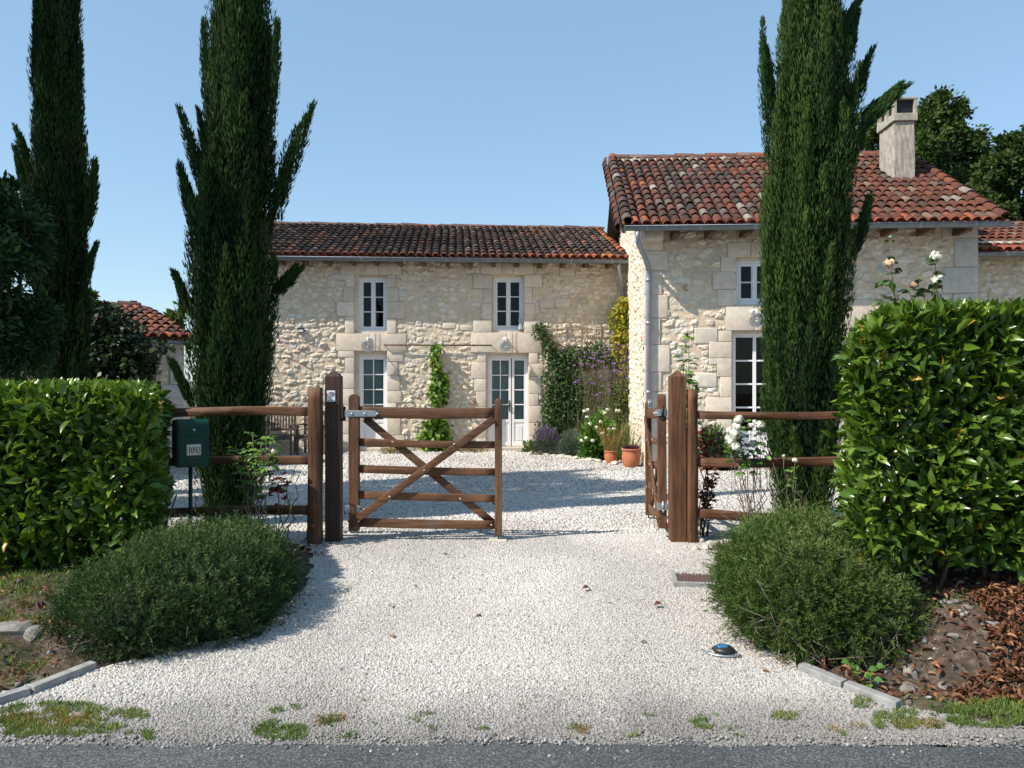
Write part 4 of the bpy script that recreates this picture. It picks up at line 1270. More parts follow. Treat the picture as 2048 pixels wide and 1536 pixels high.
# post and rail fences
f1 = thing('rail_fence', 'cleft post and rail fence in front of the left cypress behind the mailbox', 'fence', (gx(633), GY - .05, gzf(gx(633), GY)))
zb = f1.location.z
FW = lambda px, py: (gx(px) - f1.location.x, gz_(py) - zb)
beam_obj('post', M['fpost'], f1, (0, 0, -.06), (0.004, 0, gz_(775) - zb), .115, .115, 14, .045, 0, 4, .92)
for k, ((xa, ya), (xb, yb), h) in enumerate((((300, 826), (624, 823), .075), ((300, 925), (624, 919), .068), ((300, 1027), (624, 1017), .075))):
    a = FW(xa, ya); c = FW(xb, yb)
    beam_obj('rail', M['rail'], f1, (a[0], .0, a[1]), (c[0], 0, c[1]), .06, h, 16, .06, .012, 30 + k)
a = FW(250, 780)
beam_obj('post', M['fpost'], f1, (FW(270, 0)[0], 0, -.1), (FW(270, 0)[0], 0, gz_(800) - zb), .11, .11, 10, .05, 0, 8)
f2 = thing('rail_fence', 'cleft post and rail fence behind the white roses reaching into the right hedge', 'fence', (gx(1384), GY + .0, gzf(gx(1384), GY)))
zb = f2.location.z
FW = lambda px, py: (gx(px) - f2.location.x, gz_(py) - zb)
beam_obj('post', M['fpost'], f2, (0, 0, -.06), (.003, 0, gz_(778) - zb), .105, .11, 14, .05, 0, 14, .9, round_=10)
for k, ((xa, ya), (xb, yb), h) in enumerate((((1392, 830), (1760, 828), .066), ((1392, 924), (1760, 921), .080), ((1392, 1025), (1760, 1046), .075))):
    a = FW(xa, ya); c = FW(xb, yb)
    beam_obj('rail', M['rail'], f2, (a[0], 0, a[1]), (c[0], 0, c[1]), .06, h, 16, .06, -.01, 40 + k)
beam_obj('post', M['fpost'], f2, (FW(1740, 0)[0], 0, -.1), (FW(1740, 0)[0], 0, gz_(800) - zb), .11, .11, 10, .05, 0, 18)

# ---------------------------------------------------------------- mailbox
MY = 6.4
p = at(381, 932, MY)
mbx = thing('mailbox', 'dark green metal mailbox numbered 1092 on a thin pole by the left hedge', 'mailbox', (p.x, MY, gzf(p.x, MY)), R(36))
zb = p.z - mbx.location.z; W_, D_, H_ = .245, .20, .355
bm = bmesh.new()
prof = [(-D_ / 2, 0), (D_ / 2, 0), (D_ / 2, H_ + .02), (-D_ / 2 + .03, H_ + .035), (-D_ / 2, H_)]
l = [bm.verts.new((-W_ / 2, q[0], zb + q[1])) for q in prof]; r = [bm.verts.new((W_ / 2, q[0], zb + q[1])) for q in prof]
bm.faces.new(l); bm.faces.new(r[::-1])
for i in range(5): bm.faces.new((l[i], r[i], r[(i + 1) % 5], l[(i + 1) % 5]))
bmesh.ops.recalc_face_normals(bm, faces=bm.faces[:])
bmesh.ops.bevel(bm, geom=bm.edges[:], offset=.006, segments=2, affect='EDGES')
obj_bm('box', bm, M['mail_green'], mbx)
box_obj('flap', -W_ / 2 + .012, W_ / 2 - .012, -D_ / 2 - .006, -D_ / 2 + .004, zb + H_ - .105, zb + H_ - .018, M['mail_green'], mbx, .003)
box_obj('door', -W_ / 2 + .012, W_ / 2 - .012, -D_ / 2 - .004, -D_ / 2 + .004, zb + .014, zb + H_ - .112, M['mail_green'], mbx, .003)
V, f = lathe([(0, .007), (.009, .007), (.012, .003), (.012, 0)], 12, axis='y')
obj_raw('lock', V + np.array([0, -D_ / 2 - .006, zb + H_ - .055]), [f], M['galv'], mbx)
pz = zb + .14
pl = box_obj('number_plate', -.056, .056, -D_ / 2 - .009, -D_ / 2 - .003, pz - .045, pz + .045, M['cream_plate'], mbx, .004)
pl_bd = MB()
for (a, c) in (((-.051, -.040), (.051, -.040)), ((.051, -.040), (.051, .040)), ((.051, .040), (-.051, .040)), ((-.051, .040), (-.051, -.040))):
    pl_bd.tube([(a[0], -D_ / 2 - .0092, pz + a[1]), (c[0], -D_ / 2 - .0092, pz + c[1])], .0007, 4)
pl_bd.build('border_line', M['ink'], pl)
box_obj('name_slot', -.04, .04, -D_ / 2 - .0075, -D_ / 2 - .003, pz - .078, pz - .056, M['black_plastic'], mbx, .002)
def stroke(mb_, pts, y):
    """pts: (x, z, half width) polyline turned into a flat ribbon with thickness"""
    P_ = np.array(pts, float); n = len(P_)
    d = np.gradient(P_[:, :2], axis=0); d = d / np.maximum(np.linalg.norm(d, axis=1, keepdims=True), 1e-9)
    nx = np.stack([-d[:, 1], d[:, 0]], 1) * P_[:, 2:3]
    A, B_ = P_[:, :2] + nx, P_[:, :2] - nx
    V = np.concatenate([np.stack([q[:, 0], np.full(n, yy), q[:, 1]], 1) for yy in (y, y + .002) for q in (A, B_)])
    i = np.arange(n - 1)
    f = [np.stack([i, i + 1, n + i + 1, n + i], 1), np.stack([2 * n + i, i + 2 * n + 1, i + 1, i], 1), np.stack([n + i, n + i + 1, 3 * n + i + 1, 3 * n + i], 1)]
    mb_.add(V, [np.concatenate(f)])
def arc(cx, cz, rx, rz, a0, a1, thick, thin, n=18):
    out = []
    for t in np.linspace(a0, a1, n):
        t = R(t); out.append((cx + rx * math.cos(t), cz + rz * math.sin(t), thin + (thick - thin) * abs(math.cos(t)) ** 1.5))
    return out
nm = MB(); yy = -D_ / 2 - .0112; h = .052; b0 = pz - h / 2
# serifed digits 1 0 9 2 with a dot at either end
stroke(nm, [(-.034, b0, .0032), (-.034, b0 + h, .0032)], yy); stroke(nm, [(-.041, b0 + .001, .0012), (-.027, b0 + .001, .0012)], yy); stroke(nm, [(-.041, b0 + h * .80, .0012), (-.036, b0 + h * .93, .002), (-.033, b0 + h, .0015)], yy)
stroke(nm, arc(-.0125, pz, .0082, h / 2 - .001, 0, 360, .0030, .0011, 30), yy)
stroke(nm, arc(.0125, pz + h * .20, .0080, h * .29, 0, 360, .0030, .0011, 26), yy)
stroke(nm, [(.0203, pz + h * .20, .0030), (.0203, pz - h * .12, .0030), (.0175, pz - h * .36, .0022), (.0125, pz - h * .48, .0013), (.0068, pz - h * .42, .0018), (.0055, pz - h * .34, .0024)], yy)
stroke(nm, [(.0290, pz + h * .26, .0024), (.0300, pz + h * .38, .0018), (.0365, pz + h * .49, .0013), (.0435, pz + h * .36, .0026), (.0440, pz + h * .20, .0030), (.0400, pz - h * .05, .0024), (.0330, pz - h * .28, .0018), (.0290, b0 + .003, .0016)], yy)
stroke(nm, [(.0285, b0 + .003, .0028), (.0400, b0 + .003, .0030), (.0455, b0 + .004, .0014), (.0465, b0 + .013, .0008)], yy)
for xx in (-.047, .0495): stroke(nm, [(xx - .002, pz, .002), (xx + .002, pz, .002)], yy)
nm.build('number', M['ink'], pl)
mb = MB(); mb.tube([(0, 0, -.1), (0, 0, zb + .002)], .016, 10)
mb.build('pole', M['mail_green'], mbx, True)

# ---------------------------------------------------------------- house fittings (hung on the walls)
def wall_lamp(W, px, py, label, parent_loc=None):
    u, z = W.uv(px, py, -.30)
    P = W.world(u, 0, z)
    l = thing('wall_lamp', label, 'lamp', P, W.rz, 'white enamel lamps over the doors')
    mb_ = MB()
    mb_.tube([(0, -.03, .17), (0, -.18, .20), (0, -.27, .16), (0, -.30, .07)], .012, 8)
    V, f = lathe([(0, .02), (.05, .02), (.05, -.03), (0, -.03)], 14, axis='y'); mb_.add(V + np.array([0, -.03, .17]), f)
    V, f = lathe([(0, .10), (.035, .095), (.042, .05), (.045, .02)], 14, (0, -.30, 0)); mb_.add(V, f)
    mb_.build('arm', M['white_enamel'], l, True)
    V, f = lathe([(.04, .035), (.09, .022), (.135, -.012), (.138, -.016), (.134, -.016), (.09, .014), (.04, .026)], 28, (0, 0, 0))
    rt = np.array(Matrix.Rotation(R(-60), 3, 'X'))
    o = obj_raw('shade', V @ rt.T + np.array([0, -.30, 0]), [f], M['white_enamel'], l, True)
    V, f = lathe([(0, .0), (.03, .0), (.036, -.03), (.030, -.085), (.012, -.105), (0, -.107)], 14, (0, -.30, 0))
    V = (V - np.array([0, -.30, 0])) @ rt.T + np.array([0, -.30, 0]); gb = obj_raw('globe', V, [f], M['glass'], l, True)
    mb_ = MB()
    for a in range(4):
        t = a * math.pi / 2 + .4; c, s = math.cos(t), math.sin(t)
        mb_.tube([np.array(q) @ rt.T + np.array([0, -.30, 0]) for q in ((.04 * c, .04 * s, .02), (.043 * c, .043 * s, -.05), (.02 * c, .02 * s, -.115))], .0035, 5)
    mb_.build('cage', M['galv'], gb)
    V, f = lathe([(0, .0), (.014, -.01), (.018, -.04), (.0, -.07)], 10); V = V @ rt.T + np.array([0, -.30, 0]); obj_raw('bulb', V, [f], M['white_enamel'], gb, True)
    return l
wall_lamp(LW, 735, 692, 'white enamel wall lamp above the single glazed door, left end of the long iron bar')
wall_lamp(LW, 1012, 692, 'white enamel wall lamp above the two-leaf door with the black handle')
wall_lamp(RW, 1513, 640, 'white enamel wall lamp half hidden by the right cypress')

u, z = LW.uv(603, 661)
fl_ = thing('floodlight', 'small black floodlight box fixed on the sunlit stone wall', 'light', LW.world(u, 0, z), LW.rz)
box_obj('housing', -.075, .075, -.11, -.02, -.05, .055, M['black_plastic'], fl_, .008)
box_obj('lens', -.06, .06, -.116, -.109, -.042, .012, M['white_enamel'], fl_, .004)

u0_, z = LW.uv(768, 690, -.10); u1_, _ = LW.uv(983, 692, -.10)
ib = thing('iron_bar', 'thin rusty iron bar held off the wall above the climbing vine', 'bar', LW.world((u0_ + u1_) / 2, 0, z), LW.rz)
hw = (u1_ - u0_) / 2
mb = MB(); mb.tube([(-hw, -.10, 0), (hw, -.10, 0)], .015, 8)
for t in (-.68, .3, .66): mb.tube([(hw * t - .012, -.10, 0), (hw * t + .012, -.10, 0)], .022, 8)
mb.build('rod', M['rust_iron'], ib)
for t in (-1, 1): mb = MB(); mb.tube([(hw * t, -.10, 0), (hw * t, .02, 0)], .010, 8); mb.build('bracket', M['rust_iron'], ib)

# cat figurine on the sill
u, z = LW.uv(1041, 661, .02)
V, f = lathe([(0, 0), (.052, .0), (.060, .03), (.056, .08), (.042, .13), (.030, .165), (.028, .18), (.036, .195), (.041, .215), (.038, .24), (.022, .258), (0, .262)], 14)
V[:, 1] *= .85; V[:, 1] -= .03 * smooth((V[:, 2] - .1) / .1)
mb = MB(); mb.add(V, f)
for sx in (-1, 1): mb.tube([(sx * .022, -.03, .24), (sx * .030, -.03, .295)], [.017, .002], 6)
mb.tube([(.05, 0, .02), (.085, -.02, .05), (.09, -.02, .11)], [.014, .011, .005], 6)
o = mb.build('cat_figurine', M['grey_stone'], None, True)
o.location = LW.world(u, .03, w2[2] + .055); o.rotation_euler = (0, 0, R(-25))
tag(o, 'small grey sitting cat figurine on the upper window sill', 'figurine')

# garden armchairs by the wall
def armchair(px, py, Y, rz, label):
    P = at(px, py, Y)
    c = thing('garden_chair', label, 'chair', (P.x, Y, gzf(P.x, Y)), rz, 'weathered wooden garden chairs')
    w, d, sh_ = .56, .52, .43
    bm = bmesh.new()
    for k in range(7): bm_box(bm, -w / 2 + .04, w / 2 - .04, -d / 2 + k * .072, -d / 2 + k * .072 + .058, sh_ - .02, sh_, .003, 1)
    obj_bm('seat', bm, M['teak'], c)
    bm = bmesh.new()
    bm_box(bm, -w / 2 + .03, w / 2 - .03, d / 2 - .01, d / 2 + .03, .86, .93, .006, 1); bm_box(bm, -w / 2 + .03, w / 2 - .03, d / 2 - .01, d / 2 + .03, .50, .55, .004, 1)
    for k in range(8): x = -w / 2 + .065 + k * (w - .13) / 7; bm_box(bm, x - .02, x + .02, d / 2, d / 2 + .02, .54, .87, .003, 1)
    obj_bm('backrest', bm, M['teak'], c)
    for sx in (-1, 1):
        box_obj('armrest', sx * w / 2 - .035, sx * w / 2 + .035, -d / 2 - .03, d / 2 + .01, .63, .66, M['teak'], c, .006)
        box_obj('leg', sx * w / 2 - .025, sx * w / 2 + .025, -d / 2, -d / 2 + .05, 0, .632, M['teak'], c, .004)
        box_obj('leg', sx * w / 2 - .025, sx * w / 2 + .025, d / 2 - .02, d / 2 + .03, 0, .92, M['teak'], c, .004)
    box_obj('apron', -w / 2 + .025, w / 2 - .025, -d / 2 + .01, -d / 2 + .035, sh_ - .09, sh_ - .022, M['teak'], c, .003)
    return c
armchair(559, 905, 16.7, R(6), 'weathered grey wooden armchair beside the left cypress')
armchair(628, 905, 16.8, R(-4), 'weathered grey wooden armchair half hidden by the fence post')

# trellis slats on the wall
tr = thing('trellis', 'thin wooden trellis fixed to the wall behind the climbers', 'trellis', LW.world(LW.u(1160), 0, 0), LW.rz)
tu = LW.u(1160)
for px in (1103, 1132, 1162, 1191, 1219): 
    u = LW.u(px) - tu; beam_obj('slat', M['twig'], tr, (u, -.06, .4), (u + .01, -.06, LW.z(px, 637)), .022, .016, 6, .05, 0, px)
for py in (660, 737, 776, 830):
    z = LW.z(1160, py); beam_obj('slat', M['twig'], tr, (LW.u(1076) - tu, -.078, z), (LW.u(1236) - tu, -.078, z + .01), .016, .022, 6, .05, 0, py)

# drain, cap
Pd = at(1389, 1154, 5.72)
dr_ = thing('drain_grate', 'square brown iron drain grate set in the gravel by the right bush', 'grate', (Pd.x, 5.72, gzf(Pd.x, 5.72) + .001), R(-8))
dr_.rotation_euler = (R(-1.5), 0, R(-8))
bm = bmesh.new()
for q in ((-.165, .165, -.19, -.155), (-.165, .165, .155, .19), (-.165, -.13, -.155, .155), (.13, .165, -.155, .155)): bm_box(bm, q[0], q[1], q[2], q[3], -.03, .012, .003, 1)
obj_bm('surround', bm, M['concrete'], dr_)
M['grate'] = mat_plain('rusty_grate', (.13, .075, .06), (.075, .045, .04), .8, 30)
bm = bmesh.new()
for k in range(11): x = -.13 + .26 * k / 10; bm_box(bm, x - .007, x + .007, -.155, .155, -.01, .010, 0)
for k in range(13): y = -.155 + .31 * k / 12; bm_box(bm, -.13, .13, y - .007, y + .007, -.012, .008, 0)
obj_bm('grid', bm, M['grate'], dr_)
Pc = at(1447, 1304, 4.42); zc = gzf(Pc.x, 4.42) + .004
cp = thing('ground_marker', 'small dark faceted disc with a blue patch lying on the gravel', 'disc', (Pc.x, 4.42, zc), R(-18))
V, f = lathe([(0, .028), (.045, .026), (.064, .012), (.060, 0), (0, 0)], 8)
V[:, 0] *= 1.05; obj_raw('body', V, [f], M['black_plastic'], cp)
bm = bmesh.new(); bm_box(bm, -.036, .02, -.022, .022, .022, .030, .004, 1, Matrix.Rotation(.4, 4, 'Z')); obj_bm('top_patch', bm, M['blue_paint'], cp)
mb = MB(); mb.tube([(.13 * math.cos(a), .12 * math.sin(a), .0) for a in np.linspace(R(185), R(300), 16)], .007, 6)
o = mb.build('plastic_ring', M['galv'], None); o.location = (Pc.x + .01, 4.42 + .03, zc)
tag(o, 'pale curved edge of a buried pipe around the dark disc', 'pipe')

# kerb stones
def kerb(pts, h, w, label, grp):
    mb_ = MB()
    P_ = [np.array((p.x, p.y, gzf(p.x, p.y))) for p in pts]
    for i, q in enumerate(P_[:-1]):
        d = P_[i + 1] - q; L = np.linalg.norm(d)
        bm = bmesh.new()
        ang = math.atan2(d[1], d[0])
        bm_box(bm, .005, L - .005, -w / 2, w / 2, -.10, h, .008, 2)
        sl = Matrix.Translation(q) @ Matrix.Rotation(ang, 4, 'Z') @ Matrix.Rotation(-math.asin(d[2] / L), 4, 'Y')
        bm.transform(sl)
        k = obj_bm('kerb_stone', bm, M['concrete'], None)
        tag(k, label[i], 'kerb', grp)
kerb([at(-80, 1436, 3.70), at(60, 1385, 3.92), at(190, 1328, 4.22)], .035, .06, ['grey concrete kerb piece at the left picture edge beside the verge', 'grey concrete kerb piece running up to the left rosemary bush'], 'concrete kerbs of the drive mouth')
kerb([at(1600, 1335, 4.2), at(1690, 1382, 3.98), at(1800, 1420, 3.76)], .035, .06, ['grey concrete kerb piece under the right bush', 'grey concrete kerb piece ending in the verge grass'], 'concrete kerbs of the drive mouth')

# rocks
def rock(P, s, seed, label, mat='rock', group=None, flat=.7):
    bm = bmesh.new(); bmesh.ops.create_icosphere(bm, subdivisions=3, radius=1)
    rs = random.Random(seed)
    pl_ = [Vector((rs.gauss(0, 1), rs.gauss(0, 1), rs.gauss(0, 1))).normalized() for _ in range(9)]; dd = [rs.uniform(.55, .85) for _ in pl_]
    for v in bm.verts:
        for n_, d_ in zip(pl_, dd):
            t = v.co.dot(n_) - d_
            if t > 0: v.co -= n_ * t * .9
        v.co = Vector((v.co.x * s * rs_x(seed), v.co.y * s, v.co.z * s * flat))
    o = obj_bm('rock', bm, M[mat], None, False, P); o.rotation_euler = (0, 0, rs.uniform(0, 6))
    return tag(o, label, 'rock', group)
def rs_x(seed): return 1.0 + (seed * 37 % 10) / 14
def on_bank(px, py, Y):
    """slide along the view ray until it meets the bank"""
    for yy in np.arange(3.5, 7, .01):
        p = at(px, py, yy)
        if p.z <= float(ground_z(np.array(p.x), np.array(yy))): return p
    return at(px, py, Y)
rock(on_bank(20, 1262, 4.6), .10, 1, 'large grey mossy rock at the left edge of the left bank')
rock(on_bank(68, 1268, 4.6), .065, 2, 'grey rock in the left bank nearest the rosemary bush')
BR = [(1885, 1188, .040, 'whitish rock in the shade right under the right hedge'), (1985, 1250, .050, 'cream rock in the sunlit patch of the right bank'), (1907, 1272, .028, 'small pale blue grey stone on the shaded slope'), (1822, 1344, .050, 'grey slanting rock beside the foot of the right bush'), (1818, 1378, .050, 'grey rock lowest at the foot of the right bank'), (1888, 1372, .03, 'dull rock half buried in dead leaves'), (1935, 1215, .03, 'small rock high on the right bank by the hedge leaves')]
for i, (px, py, s, lb) in enumerate(BR): rock(on_bank(px, py, 4.3), s, 10 + i, lb)
for i, (px, py, s) in enumerate(((1400, 1085, .05), (1425, 1090, .04), (1440, 1075, .055), (1412, 1098, .035), (1455, 1088, .05), (1392, 1100, .03), (1428, 1112, .035))):
    Y = 1.42 * F / (py - HOR); p = at(px, py, Y); rock((p.x, Y, gzf(p.x, Y) + s * .1), s, 40 + i, 'pale stones heaped at the foot of the right fence post', 'pale_rock', 'stones by the right fence post')
# stones edging the bed along the house
EDGE = [(1062, 908), (1078, 909), (1092, 911), (1108, 913), (1122, 915), (1138, 917), (1154, 918), (1168, 920), (1183, 922), (1198, 924), (1214, 926), (1228, 928)]
for i, (px, py) in enumerate(EDGE):
    Y = EYE * F / (py - HOR); p = at(px, py, Y); rock((p.x, Y, gzf(p.x, Y) + .02), .075 + .03 * RNG.random(), 60 + i, 'pale stones edging the flower bed under the climbers', 'pale_rock', 'stones edging the flower bed', .55)

# ================================================================ PLANTS
def ground_at(px, py):
    """point of the ground seen at a pixel"""
    for yy in np.arange(3.2, 19, .02):
        p = at(px, py, yy)
        if p.z <= gzf(p.x, yy): return p
    return at(px, py, 19)

def hedge(name, label, FL, FR, BR_, BL, zb, zt, n, L, W, rl, rr, rt, seed):
    t = thing(name, label, 'hedge', ((FL[0] + FR[0] + BR_[0] + BL[0]) / 4, (FL[1] + BL[1]) / 2, zb - .25))
    base = np.array(t.location)
    FL, FR, BR_, BL = (np.array(q, float) for q in (FL, FR, BR_, BL))
    faces = [(FL, FR, 1.0), (FR, BR_, .8), (BR_, BL, .15), (BL, FL, .8)]
    Ps, Ns = [], []
    cen = (FL + FR + BR_ + BL) / 4
    for (A, B_, wt) in faces:
        Lf = np.linalg.norm(B_ - A); k = int(n * wt * Lf * (zt - zb) / 5.2)
        a = RNG.random(k); b = RNG.random(k) ** .92
        d = (B_ - A) / Lf; nn = np.array([d[1], -d[0]])
        if nn @ ((A + B_) / 2 - cen) < 0: nn = -nn
        P2 = A + (B_ - A) * a[:, None]
        z = zb + (zt - zb) * b
        tt = np.clip((z - (zt - rt)) / rt, 0, 1); ins = rt * .8 * (1 - np.sqrt(np.maximum(0, 1 - tt ** 2)))
        ins += .10 * np.clip((zb + .22 - z) / .22, 0, 1)
        P = np.concatenate([P2, z[:, None]], 1); N = np.tile(np.array([nn[0], nn[1], 0.0]), (k, 1)); N[:, 2] = tt * .9
        bul = (vnoise(P2[:, 0] * 2.2 + P2[:, 1] * 1.7, z * 2.2, seed) - .5) * .22 + (vnoise(P2[:, 0] * 6 + P2[:, 1] * 5, z * 6, seed + 1) - .5) * .10
        dep = RNG.exponential(.055, k) + ins - bul
        P[:, :2] -= nn * dep[:, None]
        Ps.append(P); Ns.append(nrmz(N))
    # top
    k = int(n * 1.5 * np.linalg.norm(FR - FL) * np.linalg.norm(BL - FL) / 5.2)
    a, b = RNG.random(k), RNG.random(k) ** 1.15
    P2 = (FL * (1 - a[:, None]) + FR * a[:, None]) * (1 - b[:, None]) + (BL * (1 - a[:, None]) + BR_ * a[:, None]) * b[:, None]
    Lx = np.linalg.norm(FR - FL); Ly = np.linalg.norm(BL - FL)
    def edge_drop(dist, r): 
        t_ = np.clip(1 - dist / r, 0, 1); return r * .8 * (1 - np.sqrt(np.maximum(0, 1 - t_ ** 2)))
    z = zt - edge_drop(a * Lx, max(rl, .02)) - edge_drop((1 - a) * Lx, max(rr, .02)) - edge_drop(b * Ly, rt) * .6 - RNG.exponential(.05, k) + (vnoise(P2[:, 0] * 3, P2[:, 1] * 3, seed + 2) - .5) * .12
    Ps.append(np.concatenate([P2, z[:, None]], 1)); Ns.append(np.tile(np.array([0, -.15, 1.0]), (k, 1)))
    P = np.concatenate(Ps); N = np.concatenate(Ns); n_ = len(P)
    # soften the vertical edges and the upper corners
    for (xe, r, sg_) in ((FL[0], rl, 1), (FR[0], rr, -1)):
        if r > 0:
            dist = (P[:, 0] - (xe + (P[:, 1] - FL[1]) / (BL[1] - FL[1]) * ((BL if sg_ > 0 else BR_)[0] - xe))) * sg_
            t_ = np.clip(1 - dist / r, 0, 1)
            zl = zt - r * .9 * (1 - np.sqrt(np.maximum(0, 1 - t_ ** 2)))
            P[:, 2] = np.where(P[:, 2] > zl, zl - RNG.exponential(.05, n_), P[:, 2])
            P[:, 1] += np.where(P[:, 1] < (FL[1] + BL[1]) / 2, 1, -1) * .5 * r * (1 - np.sqrt(np.maximum(0, 1 - t_ ** 2)))
    up = np.array([0, 0, 1.0])
    # leaves sit in whorls: share a shoot direction among neighbours
    D = nrmz(N * (.35 + .5 * RNG.random((n_, 1))) + up * (.30 + .5 * RNG.random((n_, 1))) + rand_dirs(n_) * .75)
    Nn = nrmz(N * .55 + up * .55 + rand_dirs(n_) * .6)
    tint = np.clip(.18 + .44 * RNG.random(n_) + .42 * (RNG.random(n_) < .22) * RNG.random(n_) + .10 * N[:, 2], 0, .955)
    tint[RNG.random(n_) < .007] = 1.0
    s = .65 + .5 * RNG.random(n_)
    mb_ = MB(); add_leaves(mb_, P - base, D, Nn, L * s, W * s, 'leaf', tint, fold=.22, curl=.16)
    mb_.build('foliage', M['laurel'], t, True)
    # dark twig mass inside
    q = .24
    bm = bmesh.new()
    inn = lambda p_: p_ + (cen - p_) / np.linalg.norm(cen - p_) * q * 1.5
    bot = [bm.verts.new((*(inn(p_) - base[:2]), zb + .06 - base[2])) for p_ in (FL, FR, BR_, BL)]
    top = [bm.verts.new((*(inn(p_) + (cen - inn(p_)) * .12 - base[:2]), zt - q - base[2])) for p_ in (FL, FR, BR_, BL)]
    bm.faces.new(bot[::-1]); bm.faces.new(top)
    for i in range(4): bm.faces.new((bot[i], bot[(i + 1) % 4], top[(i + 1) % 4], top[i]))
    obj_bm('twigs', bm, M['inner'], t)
    mb_ = MB()
    for i in range(26):
        a_ = RNG.random(); p0 = FL * (1 - a_) + FR * a_ + (cen - FL) * .0; p0 = p0 + np.array([0, .18 + .5 * RNG.random()])
        if zb < .3: pass
        g = float(ground_z(np.array(p0[0]), np.array(p0[1])))
        mb_.tube([(p0[0] - base[0], p0[1] - base[1], g - .05 - base[2]), (p0[0] - base[0] + RNG.normal() * .06, p0[1] - base[1], zb + .1 - base[2]), (p0[0] - base[0] + RNG.normal() * .1, p0[1] - base[1], zb + .5 - base[2])], [.014, .011, .006], 5)
    mb_.build('stems', M['bark'], t)['kind'] = 'stuff'
    return t
hedge('laurel_hedge', 'clipped glossy laurel hedge with flat top beside the green mailbox', (-4.7, 5.15), (-2.46, 5.15), (-2.98, 6.7), (-4.7, 6.7), .30, 1.505, 7200, .115, .046, 0, .16, .10, 70)
hedge('laurel_hedge', 'taller glossy laurel hedge under the cream roses with long leaves hanging over the bank', (1.95, 4.30), (4.3, 4.30), (4.3, 5.9), (2.56, 5.9), .53, 1.955, 9800, .120, .042, .24, 0, .12, 80)

def needle_bush(name, label, blobs, nsp, mat, Ln, Wn, nn, twigs=0, seed=0, droop=0.0, base=None):
    """blobs: (x,y,z,rx,ry,rz) ellipsoids"""
    b0 = base or blobs[0]
    loc = (b0[0], b0[1], gzf(b0[0], b0[1]) - .02)
    t = thing(name, label, 'bush', loc); L0 = np.array(loc)
    area = np.array([(b[3] * b[4] + b[3] * b[5] + b[4] * b[5]) for b in blobs]); area /= area.sum()
    P, N = [], []
    for b_, ar in zip(blobs, area):
        k = int(nsp * ar); d = rand_dirs(k); d = d[d[:, 2] > -.55]
        bump_ = 1 + (vnoise(d[:, 0] * 3 + 5, d[:, 1] * 3 + d[:, 2] * 3, seed) - .5) * .38 + (vnoise(d[:, 0] * 9 + 5, d[:, 1] * 9 + d[:, 2] * 9, seed + 3) - .5) * .22
        p = np.array(b_[:3]) + d * np.array(b_[3:]) * (bump_ * (.70 + .25 * RNG.random(len(d)) ** .6))[:, None]
        nrm_ = nrmz(d / np.array(b_[3:]))
        ins = np.zeros(len(p), bool)
        for c in blobs:
            if c is not b_: ins |= (((p - np.array(c[:3])) / np.array(c[3:])) ** 2).sum(1) < .62
        P.append(p[~ins]); N.append(nrm_[~ins])
    P = np.concatenate(P); N = np.concatenate(N)
    ok = P[:, 2] > ground_z(P[:, 0], P[:, 1]) - .02; P, N = P[ok], N[ok]
    ns = len(P)
    D = nrmz(N * .75 + np.array([0, 0, .75 - droop]) * (N[:, 2:3] * .5 + .6) + rand_dirs(ns) * .42)
    Ls = .09 + .08 * RNG.random(ns) + .10 * (RNG.random(ns) < .10)
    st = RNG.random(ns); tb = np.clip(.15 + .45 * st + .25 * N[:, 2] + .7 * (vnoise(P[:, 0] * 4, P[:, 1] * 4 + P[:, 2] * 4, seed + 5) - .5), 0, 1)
    u = RNG.random((ns, nn)) ** .8
    rd = rand_dirs(ns * nn).reshape(ns, nn, 3)
    curve = rand_dirs(ns)[:, None, :] * .25
    C = P[:, None] + (D[:, None] + curve * u[..., None]) * (Ls[:, None] * (u - .35))[..., None]
    nd = nrmz(D[:, None] * .8 + rd * .75)
    tint = np.clip(tb[:, None] + (RNG.random((ns, nn)) - .5) * .3 + .25 * (u - .5), 0, 1)
    C = C.reshape(-1, 3); nd = nd.reshape(-1, 3); m_ = len(C)
    mb_ = MB(); s = .7 + .6 * RNG.random(m_)
    add_leaves(mb_, C - L0, nd, rand_dirs(m_), Ln * s, Wn * s, 'rhomb', tint.ravel())
    mb_.build('foliage', M[mat], t)
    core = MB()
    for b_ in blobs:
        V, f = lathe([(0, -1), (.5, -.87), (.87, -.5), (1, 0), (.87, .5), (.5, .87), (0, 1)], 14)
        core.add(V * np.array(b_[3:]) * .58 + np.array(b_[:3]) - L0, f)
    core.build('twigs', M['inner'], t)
    mb_ = MB()
    for i in range(twigs):
        b_ = blobs[i % len(blobs)]
        a = RNG.uniform(-2.9, -.2); p0 = np.array([b_[0] + b_[3] * .35 * math.cos(a), b_[1] + b_[4] * .35 * math.sin(a), b_[2] - b_[5] * .1])
        p2 = np.array([b_[0] + b_[3] * RNG.uniform(.75, 1.06) * math.cos(a + RNG.normal() * .25), b_[1] + b_[4] * RNG.uniform(.8, 1.08) * math.sin(a), b_[2] - b_[5] * RNG.uniform(.05, .75)])
        mid = (p0 + p2) / 2 + np.array([RNG.normal() * .07, -.06, RNG.normal() * .07]); p3 = p2 + np.array([RNG.normal() * .09, -.03, RNG.normal() * .08])
        mb_.tube([p0 - L0, mid - L0, p2 - L0, p3 - L0], [.0045, .004, .0025, .0012], 5)
    if twigs: mb_.build('dry_stems', M['twig'], t)['kind'] = 'stuff'
    return t
